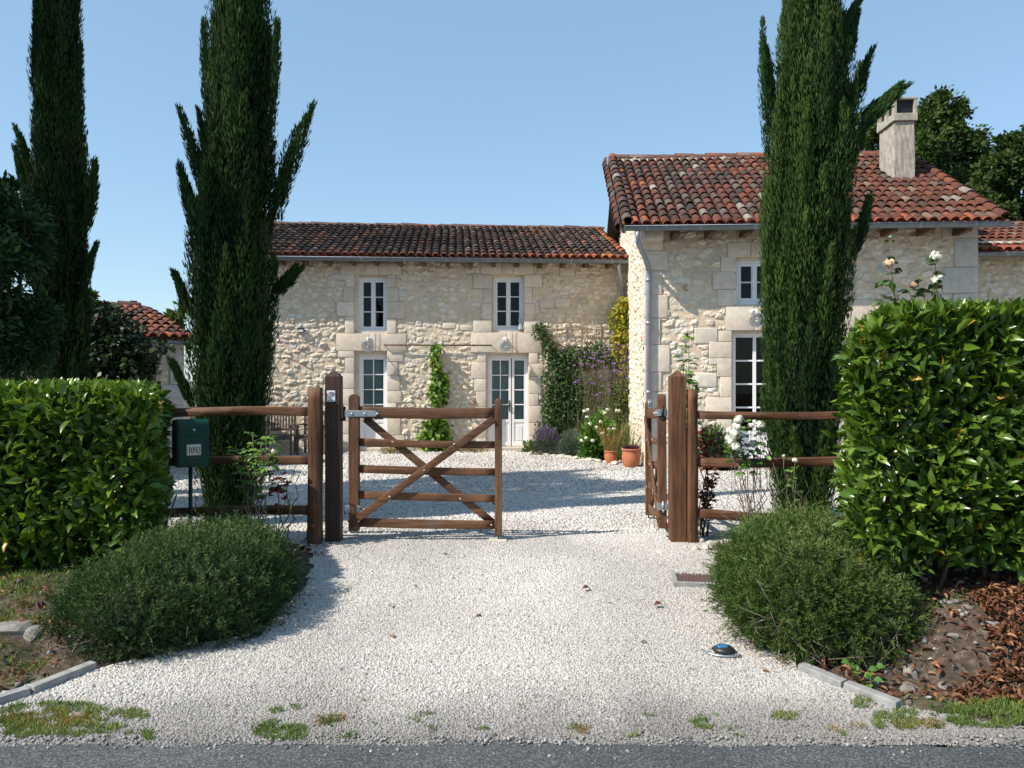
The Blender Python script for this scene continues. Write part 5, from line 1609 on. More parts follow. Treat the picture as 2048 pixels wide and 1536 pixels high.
needle_bush('rosemary_bush', 'sprawling dark green rosemary bush below the mailbox at the left of the drive',
            [(-2.00, 4.90, .27, .56, .50, .37), (-1.88, 5.24, .28, .42, .42, .32), (-2.24, 4.62, .19, .45, .38, .34), (-2.10, 5.30, .31, .52, .4, .25), (-1.85, 4.72, .12, .34, .30, .26)], 12000, 'rosemary', .026, .0046, 26, 30, 1)
needle_bush('rosemary_bush', 'round bright green bush with bare twigs at its foot at the right of the drive',
            [(1.80, 4.66, .37, .49, .50, .38), (1.72, 4.93, .34, .43, .44, .35), (1.94, 4.52, .26, .36, .38, .33), (1.66, 4.58, .24, .34, .36, .28)], 12000, 'savin', .029, .0046, 26, 170, 2, .12)

# ---------------------------------------------------------------- cypresses
def cypress(label, Y, prof, z_top, branches, n, seed, spray=(.062, .0125), tintb=0.0):
    """prof: rows (py, px_left, px_right) of the silhouette; continues to z_top"""
    S_ = F / Y
    py = np.array([q[0] for q in prof], float)
    zc = EYE + (HOR - py) / S_; cx = (np.array([q[1] for q in prof]) + np.array([q[2] for q in prof])) / 2.0; xc = (cx - 1024) / S_
    rc = np.maximum((np.array([q[2] for q in prof]) - np.array([q[1] for q in prof])) / 2.0 / S_ - .065, .14)
    o = np.argsort(zc); zc, xc, rc = zc[o], xc[o], rc[o]
    zc = np.append(zc, z_top); xc = np.append(xc, xc[-1]); rc = np.append(rc, .04)
    x0 = xc[0]; g = gzf(x0, Y)
    t = thing('cypress_tree', label, 'tree', (x0, Y, g)); L0 = np.array((x0, Y, g))
    fx = lambda z: np.interp(z, zc, xc); fr = lambda z: np.interp(z, zc, rc)
    mb_ = MB()
    mb_.tube([(fx(z) - x0, 0, z - g) for z in np.linspace(g - .1, z_top * .93, 9)], list(np.linspace(.085, .02, 9)), 8)
    mb_.build('trunk', M['bark'], t)
    mb_ = MB()
    Pl = []
    ang = RNG.random(n) * 2 * math.pi
    zt = zc[0] + .10 + (z_top - zc[0]) * RNG.random(n) ** .85
    lp = np.minimum(.35 + .75 * RNG.random(n), (zt - zc[0]) + .25)
    rad = fr(zt - .12) * (.50 + .50 * RNG.random(n) ** .55) * np.where(RNG.random(n) < .12, 1.16, 1.0)
    lob = 1 + (vnoise(ang * 1.3, zt * .9, seed) - .5) * .34
    rad = rad * lob
    # tips lean outward; foot of each plume nearer the trunk
    tip = np.stack([fx(zt) + rad * np.cos(ang), Y + rad * np.sin(ang), zt + .05], 1)
    zf_ = zt - lp; rf = np.minimum(fr(zf_) * .80, rad * (.60 + .32 * RNG.random(n)))
    foot = np.stack([fx(zf_) + rf * np.cos(ang - .12), Y + rf * np.sin(ang - .12), zf_], 1)
    w = .045 + .050 * RNG.random(n)
    big = np.zeros(n, bool)
    # outer plumes: distinct ascending sprays with dark gaps between them
    no = int(n * .24); big[:no] = True
    lob2 = fr(zt - .2) * (.80 + .26 * RNG.random(n))
    Lb = np.minimum(.7 + .9 * RNG.random(n), (zt - zc[0]) + .3)
    zf2 = zt - Lb; rf2 = np.minimum(fr(np.maximum(zf2, zc[0])) * .72, lob2 * .9)
    tip2 = np.stack([fx(zt) + lob2 * np.cos(ang), Y + lob2 * np.sin(ang), zt + .08], 1)
    foot2 = np.stack([fx(zf2) + rf2 * np.cos(ang - .1), Y + rf2 * np.sin(ang - .1), zf2], 1)
    tip = np.where(big[:, None], tip2, tip - np.stack([np.cos(ang), np.sin(ang), 0 * ang], 1) * (rad * .22)[:, None]); foot = np.where(big[:, None], foot2, foot)
    w = np.where(big, .070 + .055 * RNG.random(n), w)
    tb = np.clip(np.where(big, .50, .16) + tintb + .40 * (RNG.random(n) - .45), 0, 1)
    for (fx_, fy_, tx_, ty_, ww) in branches:
        Yb = Y + RNG.normal() * .08; A = np.array(at(fx_, fy_, Yb)); B_ = np.array(at(tx_, ty_, Yb - .05))
        for j in range(3):
            q = .12 * j; off = RNG.normal(size=3) * ww * .16 / S_
            foot = np.vstack([foot, A + (B_ - A) * q + off]); tip = np.vstack([tip, B_ + off * .6 - (B_ - A) * .10 * j]); w = np.append(w, ww / S_ * .42); tb = np.append(tb, .5); big = np.append(big, True)
        for j in range(5):
            q = RNG.random() * .65; off = RNG.normal(size=3) * ww * .38 / S_ * (1 - q * .5)
            foot = np.vstack([foot, A + (B_ - A) * q * .9 + off]); tip = np.vstack([tip, A + (B_ - A) * min(1, q + .42) + off * .5]); w = np.append(w, ww / S_ * .28); tb = np.append(tb, .45 + .2 * RNG.random()); big = np.append(big, False)
    rep = np.where(big, 4, 1); ii = np.repeat(np.arange(len(foot)), rep)
    foot, tip, w, tb = foot[ii], tip[ii], w[ii], tb[ii]
    m_ = len(foot); k = 115
    s = RNG.random((m_, k)) ** .85
    D = tip - foot; Ld = np.linalg.norm(D, axis=1); Dn = D / Ld[:, None]
    rd = rand_dirs(m_ * k).reshape(m_, k, 3)
    rd -= (rd * Dn[:, None]).sum(-1, keepdims=True) * Dn[:, None]
    prof_w = w[:, None] * (np.sin(np.pi * np.clip(s * .80 + .16, 0, 1)) ** .8)
    bend = np.array([0, 0, 1.0]) * (s ** 2 * .06)[..., None]
    C = foot[:, None] + D[:, None] * s[..., None] + rd * prof_w[..., None] + bend
    nd = nrmz(Dn[:, None] * 1.1 + nrmz(rd) * .40 + np.array([0, 0, .35]) + rand_dirs(m_ * k).reshape(m_, k, 3) * .28)
    N = nrmz(nrmz(rd) + rand_dirs(m_ * k).reshape(m_, k, 3) * .6)
    tint = np.clip(tb[:, None] + (RNG.random((m_, k)) - .5) * .28 + .22 * (s - .5), 0, 1)
    sz = .6 + .7 * RNG.random(m_ * k)
    add_leaves(mb_, C.reshape(-1, 3) - L0, nd.reshape(-1, 3), N.reshape(-1, 3), spray[0] * sz, spray[1] * sz, 'rhomb', tint.ravel())
    # feathery tips
    kk = 16; s = RNG.random((m_, kk)); C = tip[:, None] + Dn[:, None] * (s * .10)[..., None] + rand_dirs(m_ * kk).reshape(m_, kk, 3) * .018
    nd = nrmz(Dn[:, None] + rand_dirs(m_ * kk).reshape(m_, kk, 3) * .35)
    add_leaves(mb_, C.reshape(-1, 3) - L0, nd.reshape(-1, 3), rand_dirs(m_ * kk), .055, .009, 'rhomb', np.clip(np.repeat(tb, kk) + .1, 0, 1))
    cr = mb_.build('crown', M['cypress'], t)
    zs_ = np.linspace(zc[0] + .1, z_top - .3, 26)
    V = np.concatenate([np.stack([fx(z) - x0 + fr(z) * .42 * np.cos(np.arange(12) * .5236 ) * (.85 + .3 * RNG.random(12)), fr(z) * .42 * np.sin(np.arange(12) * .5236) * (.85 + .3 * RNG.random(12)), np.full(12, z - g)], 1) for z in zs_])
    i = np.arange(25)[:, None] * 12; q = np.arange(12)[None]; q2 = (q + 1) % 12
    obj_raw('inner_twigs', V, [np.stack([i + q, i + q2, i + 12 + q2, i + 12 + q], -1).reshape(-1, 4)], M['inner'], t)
    return t
cypress('dense dark green cypress standing behind the mailbox and the rail fence', 7.9,
        [(1040, 412, 505), (1000, 396, 522), (900, 386, 538), (800, 376, 548), (700, 368, 556), (600, 360, 560), (500, 358, 558), (430, 385, 558), (330, 410, 556), (230, 416, 556), (100, 410, 550), (0, 424, 540)], 7.0,
        [(425, 430, 362, 232, 34), (430, 400, 402, 238, 22), (392, 470, 360, 345, 24), (545, 420, 616, 228, 36), (540, 470, 590, 300, 26), (548, 590, 594, 548, 18), (385, 820, 346, 738, 14), (385, 640, 352, 560, 14), (420, 330, 408, 60, 20), (545, 250, 552, 60, 16)], 950, 5)
cypress('tall dark cypress with two leading tips at the far left beyond the hedge', 10.2,
        [(1000, 85, 165), (700, 62, 178), (500, 58, 184), (400, 60, 180), (250, 62, 170), (130, 66, 164), (0, 84, 160)], 8.0,
        [(75, 400, 34, 262, 18), (60, 420, 30, 310, 14), (170, 480, 192, 335, 22), (80, 200, 73, 5, 18), (82, 120, 74, -40, 14), (150, 620, 190, 500, 16)], 760, 6, (.075, .016), -.08)
cypress('bushy cypress in front of the taller house beside the right hedge', 8.5,
        [(1030, 1562, 1655), (980, 1535, 1672), (900, 1520, 1688), (800, 1514, 1694), (700, 1512, 1700), (600, 1511, 1706), (480, 1515, 1716), (350, 1520, 1724), (220, 1530, 1722), (130, 1553, 1700), (60, 1556, 1690), (0, 1560, 1684)], 7.4,
        [(1538, 320, 1527, 56, 26), (1545, 230, 1530, 110, 22), (1718, 240, 1802, 180, 22), (1712, 262, 1785, 200, 22), (1695, 230, 1738, 116, 24), (1680, 150, 1712, 40, 22), (1705, 520, 1738, 408, 18), (1672, 90, 1716, 10, 20), (1700, 330, 1734, 240, 20)], 980, 7, tintb=.13)

# ---------------------------------------------------------------- broad trees
def broad_tree(name, label, Y, base_px, clusters, mat, nleaf, L, W, group=None, limb=True, ground=None, dy=.5):
    S_ = F / Y
    if name == 'oak_tree': clusters = [(a, b_, c * 1.18, d * 1.15) for a, b_, c, d in clusters]
    p = at(base_px, 760, Y); g = gzf(p.x, Y) if ground is None else ground
    t = thing(name, label, 'tree', (p.x, Y, g), 0, group); L0 = np.array((p.x, Y, g))
    tot = sum(c[2] * c[3] for c in clusters)
    mb_ = MB(); tr = MB()
    zf_ = min(EYE + (HOR - c[1]) / S_ for c in clusters)
    fork = np.array([0, 0, max(.5, (zf_ - g) * .75)])
    rt = .028 * (max(EYE + (HOR - c[1]) / S_ for c in clusters) - g) * .55
    tr.tube([(0, 0, -.2), (.03, 0, fork[2] * .5), tuple(fork)], [rt * 1.25, rt, rt * .85], 9)
    for (cx, cy, rx, ry) in clusters:
        c = np.array(at(cx, cy, Y)) - L0; c[1] += RNG.normal() * dy * rx / S_; r = np.array([rx, (rx + ry) / 2, ry]) / S_
        if limb:
            mid = (fork + c) / 2 + RNG.normal(size=3) * .12 * np.linalg.norm(c - fork) * np.array([1, 1, .4])
            tr.tube([fork, mid, c, c + (c - mid) * .3], [rt * .6, rt * .4, rt * .22, rt * .05], 6)
        k = int(nleaf * rx * ry / tot)
        # sub-clumps so that gaps show
        nsub = max(5, k // 70); sd = rand_dirs(nsub) * (RNG.random(nsub) ** .4)[:, None] * .86
        w = RNG.integers(0, nsub, k)
        loc = sd[w] + RNG.normal(size=(k, 3)) * .135
        P = c + loc * r
        out = nrmz(loc + rand_dirs(k) * .5)
        sub_t = RNG.random(nsub)
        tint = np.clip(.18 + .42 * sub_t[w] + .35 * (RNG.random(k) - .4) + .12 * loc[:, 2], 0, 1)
        s = .6 + .8 * RNG.random(k)
        add_leaves(mb_, P, nrmz(out + rand_dirs(k) * .8 + np.array([0, 0, -.2])), nrmz(out * .4 + np.array([0, 0, .6]) + rand_dirs(k) * .8), L * s, W * s, 'rhomb', tint)
        for q in sd[:: 3]:
            tr.tube([c, c + q * r * .6 + RNG.normal(size=3) * .03, c + q * r], [rt * .16, rt * .09, rt * .03], 4)
    tr.build('trunk', M['bark'], t)
    mb_.build('crown', M[mat], t)
    return t
broad_tree('oak_tree', 'dark airy oak rising behind the farmhouse chimney', 30, 1880,
           [(1885, 225, 42, 38), (1865, 265, 50, 40), (1925, 290, 48, 38), (1860, 320, 48, 40), (1935, 340, 46, 36), (1895, 375, 60, 40), (1750, 285, 28, 50), (1800, 330, 40, 40), (1945, 395, 40, 40), (1850, 400, 60, 40), (1905, 300, 55, 45), (1830, 275, 36, 40), (1965, 350, 36, 34), (1775, 360, 40, 30)], 'oak', 42000, .16, .10)
broad_tree('oak_tree', 'lighter green oak with bare grey branches at the right edge of the sky', 24, 2060,
           [(2020, 300, 34, 28), (2060, 290, 50, 40), (2015, 345, 45, 32), (2070, 350, 60, 50), (1985, 385, 42, 32), (2030, 405, 50, 36), (1960, 430, 45, 30), (2070, 430, 60, 50), (1995, 465, 50, 30), (2000, 335, 34, 30), (2035, 330, 40, 40), (1950, 400, 36, 30)], 'oak', 36000, .15, .09)
broad_tree('conifer_sapling', 'small bright green pointed conifer just right of the chimney', 22, 1850,
           [(1850, 345, 17, 30), (1850, 315, 12, 28), (1851, 290, 7, 22)], 'savin', 2600, .22, .05, limb=False)
broad_tree('dark_tree', 'dense dark tree leaning into the frame at the left edge above the hedge', 8.6, -70,
           [(-60, 470, 90, 120), (20, 470, 62, 95), (40, 560, 62, 100), (0, 640, 80, 110), (-90, 600, 90, 130), (40, 690, 62, 80), (60, 470, 34, 60), (5, 395, 40, 40), (70, 640, 40, 90)], 'tree_dark', 24000, .085, .034)
broad_tree('shade_tree', 'tall tree just outside the left edge whose shade falls across the gravel yard', 7.4, -860,
           [(-860, -500, 300, 260), (-700, -800, 260, 220), (-1040, -750, 260, 240), (-860, -1000, 260, 200), (-860, -200, 240, 200), (-650, -1100, 180, 160)], 'tree_dark', 22000, .17, .10)
broad_tree('small_tree', 'distant pale treetop peeking over the outbuilding roof by the left cypress', 26, 350, [(350, 618, 13, 16), (345, 640, 16, 14)], 'olive_leaf', 700, .22, .10)
broad_tree('small_tree', 'distant treetop at the left end of the outbuilding ridge', 25, 176, [(176, 592, 10, 10), (170, 610, 14, 12)], 'oak', 400, .22, .10)

# ---------------------------------------------------------------- climbers and bed plants on the house wall
def stem_path(p0, p1, k=6, wob=.06):
    p0 = np.array(p0, float); p1 = np.array(p1, float)
    pts = [p0 + (p1 - p0) * t + RNG.normal(size=3) * wob * math.sin(math.pi * t) for t in np.linspace(0, 1, k)]
    return pts

def wall_plant(name, label, cat, W, blobs, mat, n, L, Wd, dep=.12, base=None, stem_mat='twig', kind='leaf', hang=.3, stems=2, yoff=-.06):
    """leaves clothing ellipses given in pixels on the wall face"""
    bx, by = base
    P0 = W.world(W.u(bx, yoff), yoff, 0); P0.z = gzf(P0.x, P0.y)
    t = thing(name, label, cat, P0); L0 = np.array(P0)
    tot = sum(b[2] * b[3] * (b[4] if len(b) > 4 else 1) for b in blobs)
    mb_ = MB(); st = MB()
    prev = np.zeros(3)
    xw = np.array(W.x); nw = np.array(W.n)
    for b_ in sorted(blobs, key=lambda q: -q[1]):
        cx, cy, rx, ry = b_[:4]; wt = b_[4] if len(b_) > 4 else 1
        u, z = W.uv(cx, cy, yoff); sc = abs(W.uv(cx + rx, cy, yoff)[0] - u) / max(rx, 1e-6)
        c = np.array(W.world(u, yoff, z)) - L0
        k = int(n * rx * ry * wt / tot)
        a = RNG.random(k) * 6.283; rr = np.sqrt(RNG.random(k)) * (1 + .25 * RNG.normal(size=k) * .5)
        nsub = max(4, k // 24); sub = RNG.random(nsub) * .9; w = RNG.integers(0, nsub, k)
        dd = np.abs(RNG.normal(size=k)) * dep * (.4 + .6 * vnoise(a * 2, rr * 4, 3))
        P = c + xw * (rr * np.cos(a) * rx * sc)[:, None] + np.array([0, 0, 1.0]) * (rr * np.sin(a) * ry * sc)[:, None] - nw * dd[:, None]
        P[:, 2] = np.maximum(P[:, 2], .02)
        D = nrmz(-nw * .5 + rand_dirs(k) * .9 + np.array([0, 0, -hang])); N = nrmz(-nw * .8 + rand_dirs(k) * .7 + np.array([0, 0, .5]))
        tint = np.clip(.55 * RNG.random(k) + .45 * sub[w], 0, 1); s = .6 + .7 * RNG.random(k)
        add_leaves(mb_, P, D, N, L * s, Wd * s, kind, tint)
        for _ in range(stems): st.tube(stem_path(prev, c + RNG.normal(size=3) * .05, 6, .04), [.012, .010, .008, .006, .005, .004], 5)
        prev = c * .6 + prev * .4
    st.build('stems', M[stem_mat], t)['kind'] = 'stuff'
    mb_.build('foliage', M[mat], t)
    return t

wall_plant('climbing_vine', 'bright green vine climbing the wall between the two glazed doors', 'vine', LW,
           [(873, 700, 7, 10), (872, 740, 8, 30, .8), (877, 785, 17, 25), (876, 825, 14, 18), (873, 850, 24, 15), (872, 880, 30, 26), (885, 765, 8, 18), (868, 715, 6, 14)], 'vine', 1300, .115, .095, .12, (872, 905), stems=1)
wall_plant('climber', 'dark green jasmine covering the left half of the trellis', 'climber', LW,
           [(1078, 662, 14, 17, 1.3), (1092, 680, 9, 16), (1100, 705, 15, 22), (1118, 722, 22, 22), (1150, 712, 26, 20), (1190, 705, 30, 18), (1212, 715, 16, 16), (1108, 760, 24, 35), (1135, 760, 24, 35), (1100, 815, 20, 35), (1130, 820, 30, 36), (1150, 800, 18, 40, .8), (1085, 865, 14, 28), (1115, 870, 32, 24), (1165, 850, 22, 26, .5), (1180, 730, 22, 12, .7), (1185, 785, 22, 40, .35), (1205, 850, 20, 20, .5)], 'jasmine', 6400, .07, .037, .13, (1112, 912))
wall_plant('yellow_climber', 'golden yellow climber in the corner against the taller house', 'climber', LW,
           [(1246, 612, 18, 16, 1.2), (1238, 640, 22, 24), (1252, 655, 18, 34), (1240, 690, 20, 30), (1255, 705, 16, 30), (1252, 745, 18, 24), (1250, 775, 17, 26, .8)], 'yellow_leaf', 2700, .085, .065, .20, (1252, 912), yoff=-.25)
wall_plant('tall_shrub', 'loose olive green shrub below the golden climber', 'shrub', LW,
           [(1250, 785, 20, 26), (1240, 815, 20, 30), (1258, 835, 14, 32), (1225, 790, 14, 22, .5), (1245, 865, 18, 22)], 'olive_leaf', 2800, .075, .034, .18, (1248, 913), yoff=-.45)
# purple verbena heads on thin stems
def verbena():
    P0 = LW.world(LW.u(1205, -.7), -.7, 0); t = thing('verbena', 'airy verbena with small purple flower heads in front of the trellis', 'flowers', P0); L0 = np.array(P0)
    st = MB(); hd = MB()
    for i in range(115):
        cx = 1205 + RNG.normal() * 26; cy = RNG.uniform(690, 800) - abs(cx - 1215) * .15
        if RNG.random() < .3: cx = 1255 + RNG.normal() * 10; cy = RNG.uniform(690, 760)
        u, z = LW.uv(cx, cy, -.6); c = np.array(LW.world(u, -.6 + RNG.normal() * .12, z)) - L0
        b0 = np.array([RNG.normal() * .22 + (cx - 1205) / 180, RNG.normal() * .08, 0.0])
        st.tube(stem_path(b0, c, 5, .03), [.004, .0035, .003, .0025, .002], 4)
        k = 14; d = rand_dirs(k); d[:, 2] = np.abs(d[:, 2]) * .5
        add_leaves(hd, c + d * .016, nrmz(d + rand_dirs(k) * .4), rand_dirs(k), .036, .030, 'rhomb')
    st.build('stems', M['green_stem'], t)['kind'] = 'stuff'; hd.build('flowers', M['verbena'], t)['kind'] = 'stuff'
verbena()

def mound(name, label, cat, px, py_base, w_px, h_px, Y, mat, n, L, W, lean=.6, stalk=False, kind='rhomb', tint=None, spread=1.0):
    S_ = F / Y; P0 = at(px, 760, Y); P0.z = gzf(P0.x, Y) - .01
    t = thing(name, label, cat, P0); rx = w_px / 2 / S_; hz = h_px / S_
    mb_ = MB()
    d = rand_dirs(n); d[:, 2] = np.abs(d[:, 2]); r = RNG.random(n) ** .4
    P = d * np.array([rx, rx * .8, hz]) * r[:, None] * .92
    D = nrmz(d * np.array([1, 1, .6]) * spread + np.array([0, 0, lean]) + rand_dirs(n) * .45)
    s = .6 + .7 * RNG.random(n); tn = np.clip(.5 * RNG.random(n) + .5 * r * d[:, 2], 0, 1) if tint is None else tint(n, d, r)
    add_leaves(mb_, P, D, nrmz(d + rand_dirs(n)), L * s, W * s, kind, tn)
    mb_.build('foliage', M[mat], t)
    st = MB()
    for i in range(14):
        a = RNG.random() * 6.28; st.tube([(0, 0, 0), (rx * .3 * math.cos(a), rx * .25 * math.sin(a), hz * .35), (rx * .6 * math.cos(a), rx * .5 * math.sin(a), hz * .7)], [.008, .006, .003], 4)
    st.build('stems', M['green_stem'], t)['kind'] = 'stuff'
    return t
mound('lavender', 'purple flowering lavender at the foot of the climbers right of the door', 'lavender', 1092, 910, 62, 62, 16.7, 'lavender', 2600, .10, .012, .9, tint=lambda n, d, r: np.where((r * d[:, 2] > .45) & (RNG.random(n) < .55), .60 + .34 * RNG.random(n), .58 * RNG.random(n)))
mound('santolina', 'rounded grey green mound in the bed between lavender and white flowers', 'shrub', 1142, 916, 60, 62, 16.2, 'santolina', 3600, .07, .010, .7)
h = mound('hydrangea', 'leafy bush with white flowers beside the terracotta pots', 'shrub', 1198, 920, 84, 100, 15.7, 'bright_leaf', 1500, .115, .075, .2, kind='leaf', spread=.9)
def bloom(P, r, mat, parent, name='flower', n=34, squash=.85, name_kind=None):
    mb_ = MB(); d = rand_dirs(n); d[:, 2] = d[:, 2] * .8 + .15
    d = nrmz(d)
    rr = r * (.30 + .5 * RNG.random(n))
    tang = nrmz(np.cross(d, rand_dirs(n)))
    add_leaves(mb_, d * rr[:, None] * np.array([1, 1, squash]) - tang * (r * .38), nrmz(tang + d * .35), nrmz(d + tang * .15), r * .95, r * .85, 'leaf', None, fold=-.12, curl=.25)
    V, f = lathe([(0, -.5), (.45, -.3), (.55, 0), (.45, .3), (0, .5)], 8); mb_.add(V * r, f, tint=.5)
    return mb_.build(name, M[mat], parent, True, P)
L0 = h.location
for i in range(16):
    px, py = RNG.uniform(1163, 1238), RNG.uniform(818, 882)
    p = at(px, py, 15.35 - .3 * RNG.random()); bloom((p.x - L0.x, p.y - L0.y, p.z - L0.z), .04, 'white_petal', h, n=16)
mound('dry_tuft', 'low dry plant at the foot of the single glazed door', 'plant', 782, 906, 44, 16, 17.0, 'dry_grass', 500, .10, .008, .3)
mound('dry_tuft', 'low brownish plant at the wall just right of the climbing vine', 'plant', 948, 906, 56, 15, 17.3, 'dry_grass', 520, .10, .008, .3)
mound('small_plant', 'small leafy green plant at the right side of the two-leaf door', 'plant', 1058, 908, 26, 26, 17.3, 'bright_leaf', 160, .08, .05, .4, kind='leaf')

# terracotta pots
def pot(px, py_base, w_px, h_px, Y, label, plants):
    S_ = F / Y; p = at(px, py_base, Y); g = gzf(p.x, Y); R_ = w_px / 2 / S_; H_ = h_px / S_
    t = thing('flower_pot', label, 'pot', (p.x, Y, g), 0, 'terracotta pots')
    V, f = lathe([(0, 0), (R_ * .68, 0), (R_ * .72, .01), (R_ * .92, H_ * .35), (R_ * .96, H_ * .6), (R_ * .88, H_ * .86), (R_ * .90, H_ * .9), (R_, H_ * .92), (R_, H_), (R_ * .88, H_), (R_ * .82, H_ * .86), (0, H_ * .86)], 28)
    obj_raw('pot', V, [f], M['terracotta'], t, True)
    V, f = lathe([(0, H_ * .91), (R_ * .83, H_ * .88)], 20); obj_raw('soil', V, [f], M['inner'], t)
    return t, R_, H_
pot_a, Ra, Ha = pot(1262, 936, 38, 37, 14.35, 'larger round terracotta pot with dark heather at the house corner', None)
pot_b, Rb, Hb = pot(1222, 922, 28, 25, 15.0, 'smaller terracotta pot beside the white flowered bush', None)
def potplant(name, label, cat, pt, H_, n, R_, hgt, mat, L, W, lean=1.0):
    t = thing(name, label, cat, (pt.location.x, pt.location.y, pt.location.z + H_ * .9))
    mb_ = MB(); a = RNG.random(n) * 6.28; r = np.sqrt(RNG.random(n)) * R_ * .8
    P = np.stack([r * np.cos(a), r * np.sin(a), RNG.random(n) * hgt * .6], 1)
    D = nrmz(np.stack([np.cos(a) * .35, np.sin(a) * .35, np.full(n, lean)], 1) + rand_dirs(n) * .3)
    s = .6 + .6 * RNG.random(n)
    add_leaves(mb_, P, D, rand_dirs(n), L * s, W * s, 'strip')
    mb_.build('foliage', M[mat], t); return t
potplant('heather', 'dark purple heather filling the larger pot', 'plant', pot_a, Ha, 700, Ra, .10, 'heather', .05, .010)
potplant('ornamental_grass', 'tall brown and green grass standing in the pots corner', 'grass', pot_b, Hb, 150, Rb * 1.1, .12, 'dry_grass', .52, .006, 1.1)
mound('grass_clump', 'tall greenish brown grass clump behind the larger pot', 'grass', 1256, 925, 44, 75, 14.8, 'olive_leaf', 260, .36, .008, 1.2)
pot_c, Rc, Hc = pot(1420, 912, 46, 30, 13.9, 'pale terracotta pot with a dark leafy bush by the tall house wall', None)
t = mound('oleander', 'dark leafy potted bush behind the right fence near the tall door', 'shrub', 1424, 890, 62, 72, 13.9, 'rose_leaf', 900, .13, .03, .6, kind='leaf'); t.location.z += Hc * .7
mound('low_shrub', 'low dark shrub at the foot of the wall by the tall door', 'shrub', 1456, 915, 34, 26, 13.8, 'ivy', 400, .07, .04, .3, kind='leaf')

# ivy heap over the outbuilding
def ivy():
    P0 = (at(215, 760, 12.4).x, 12.4, 0.0); t = thing('ivy', 'dark ivy heaped over the left end of the small outbuilding', 'ivy', P0); L0 = np.array(P0); mb_ = MB(); S_ = F / 12.4
    bl = [(135, 690, 50, 70), (185, 665, 45, 62), (225, 690, 55, 60), (270, 720, 36, 50), (235, 740, 60, 60), (160, 760, 80, 60), (250, 668, 38, 34), (285, 760, 22, 50), (205, 632, 34, 28), (215, 850, 90, 90), (300, 700, 22, 16), (328, 694, 20, 8)]
    tot = sum(b[2] * b[3] for b in bl)
    for cx, cy, rx, ry in bl:
        k = int(8000 * rx * ry / tot); d = rand_dirs(k) * (RNG.random(k) ** .35)[:, None]
        c = np.array(at(cx, cy, 12.4)); P = c + d * np.array([rx, 45, ry]) / S_
        P[:, 2] = np.maximum(P[:, 2], .05)
        s = .6 + .7 * RNG.random(k)
        add_leaves(mb_, P - L0, nrmz(d + rand_dirs(k) * .7 + np.array([0, 0, -.3])), nrmz(d + np.array([0, 0, .5]) + rand_dirs(k) * .6), .10 * s, .075 * s, 'rhomb', np.clip(RNG.random(k) ** 1.5, 0, 1))
    mb_.build('foliage', M['ivy'], t)
    st = MB()
    for cx, cy, rx, ry in bl: st.tube(stem_path((0, 0, 0), np.array(at(cx, cy, 12.4)) - L0, 5, .1), [.03, .025, .02, .015, .01], 6)
    st.build('stems', M['bark'], t)['kind'] = 'stuff'
ivy()

# ---------------------------------------------------------------- roses
def rose(label, base, stems, leaf_mat='rose_leaf', flowers=(), nl=14, L=.055, W=.034, stem_mat='green_stem', leaf_from=.35, twig=0, name='rose_bush', rad=.0055, spread=.05):
    """stems: tips as (px, py, Y); flowers: (px, py, Y, radius, material, label)"""
    t = thing(name, label, 'rose', base); L0 = np.array(base)
    st = MB(); lf = MB(); P_, D_ = [], []
    for (px, py, Y) in stems:
        tip = np.array(at(px, py, Y)) - L0
        f0 = RNG.normal(size=3) * np.array([.03, .03, 0])
        pts = stem_path(f0, tip, 8, .035)
        st.tube(pts, list(np.linspace(rad, rad * .4, 8)), 5)
        for _ in range(nl):
            q = leaf_from + (1 - leaf_from) * RNG.random() ** .8; i = min(6, int(q * 7)); p = pts[i] + (pts[i + 1] - pts[i]) * (q * 7 - i)
            side = rand_dirs(1)[0]; side[2] = side[2] * .4 + .1; e = p + nrmz(side) * RNG.uniform(.02, .9) * spread * 1.6
            st.tube([p, e], [rad * .35, rad * .2], 3)
            for s_ in (0, -1, 1):
                P_.append(e - nrmz(side) * .02 * abs(s_)); D_.append(nrmz(side + s_ * .9 * np.cross(side, [0, 0, 1]) + np.array([0, 0, -.25])))
    for _ in range(twig):
        q = stems[int(RNG.integers(len(stems)))]; tip = (np.array(at(q[0] + RNG.normal() * 35, q[1] + abs(RNG.normal()) * 60, q[2])) - L0)
        st.tube(stem_path(tip * .25, tip, 5, .05), [rad * .5, rad * .45, rad * .4, rad * .3, rad * .2], 4)
    st.build('stems', M[stem_mat], t)['kind'] = 'stuff'
    if P_:
        P_, D_ = np.array(P_), np.array(D_); k = len(P_); s = .7 + .5 * RNG.random(k)
        add_leaves(lf, P_, D_, nrmz(np.array([0, -.2, 1.0]) + rand_dirs(k) * .6), L * s, W * s, 'leaf'); lf.build('foliage', M[leaf_mat], t)
    for (px, py, Y, r, m_, lb) in flowers:
        o = bloom(tuple(np.array(at(px, py, Y)) - L0), r, m_, t)
        if lb: o['label'] = lb
    return t
def gp(x, y): return (x, y, gzf(x, y) - .02)
Y_ = 6.25
rose('leafy green rose shrub in front of the left rail fence beside the mailbox', gp(-2.13, 6.45),
     [(480, 905, 6.5), (505, 870, 6.5), (540, 850, 6.45), (520, 885, 6.45), (555, 900, 6.5), (500, 930, 6.5), (530, 940, 6.45), (545, 870, 6.4), (470, 890, 6.5), (512, 915, 6.42)], 'bright_leaf', [(548, 903, 6.45, .026, 'white_petal', None)], 15, .05, .03, 'twig', .55, 4)
rose('thin rose with dark red leaves between the leafy shrub and the fence post', gp(-2.0, 6.62), [(552, 950, 6.62), (565, 945, 6.62), (558, 965, 6.6)], 'red_leaf', (), 9, .05, .036, 'green_stem', .72)
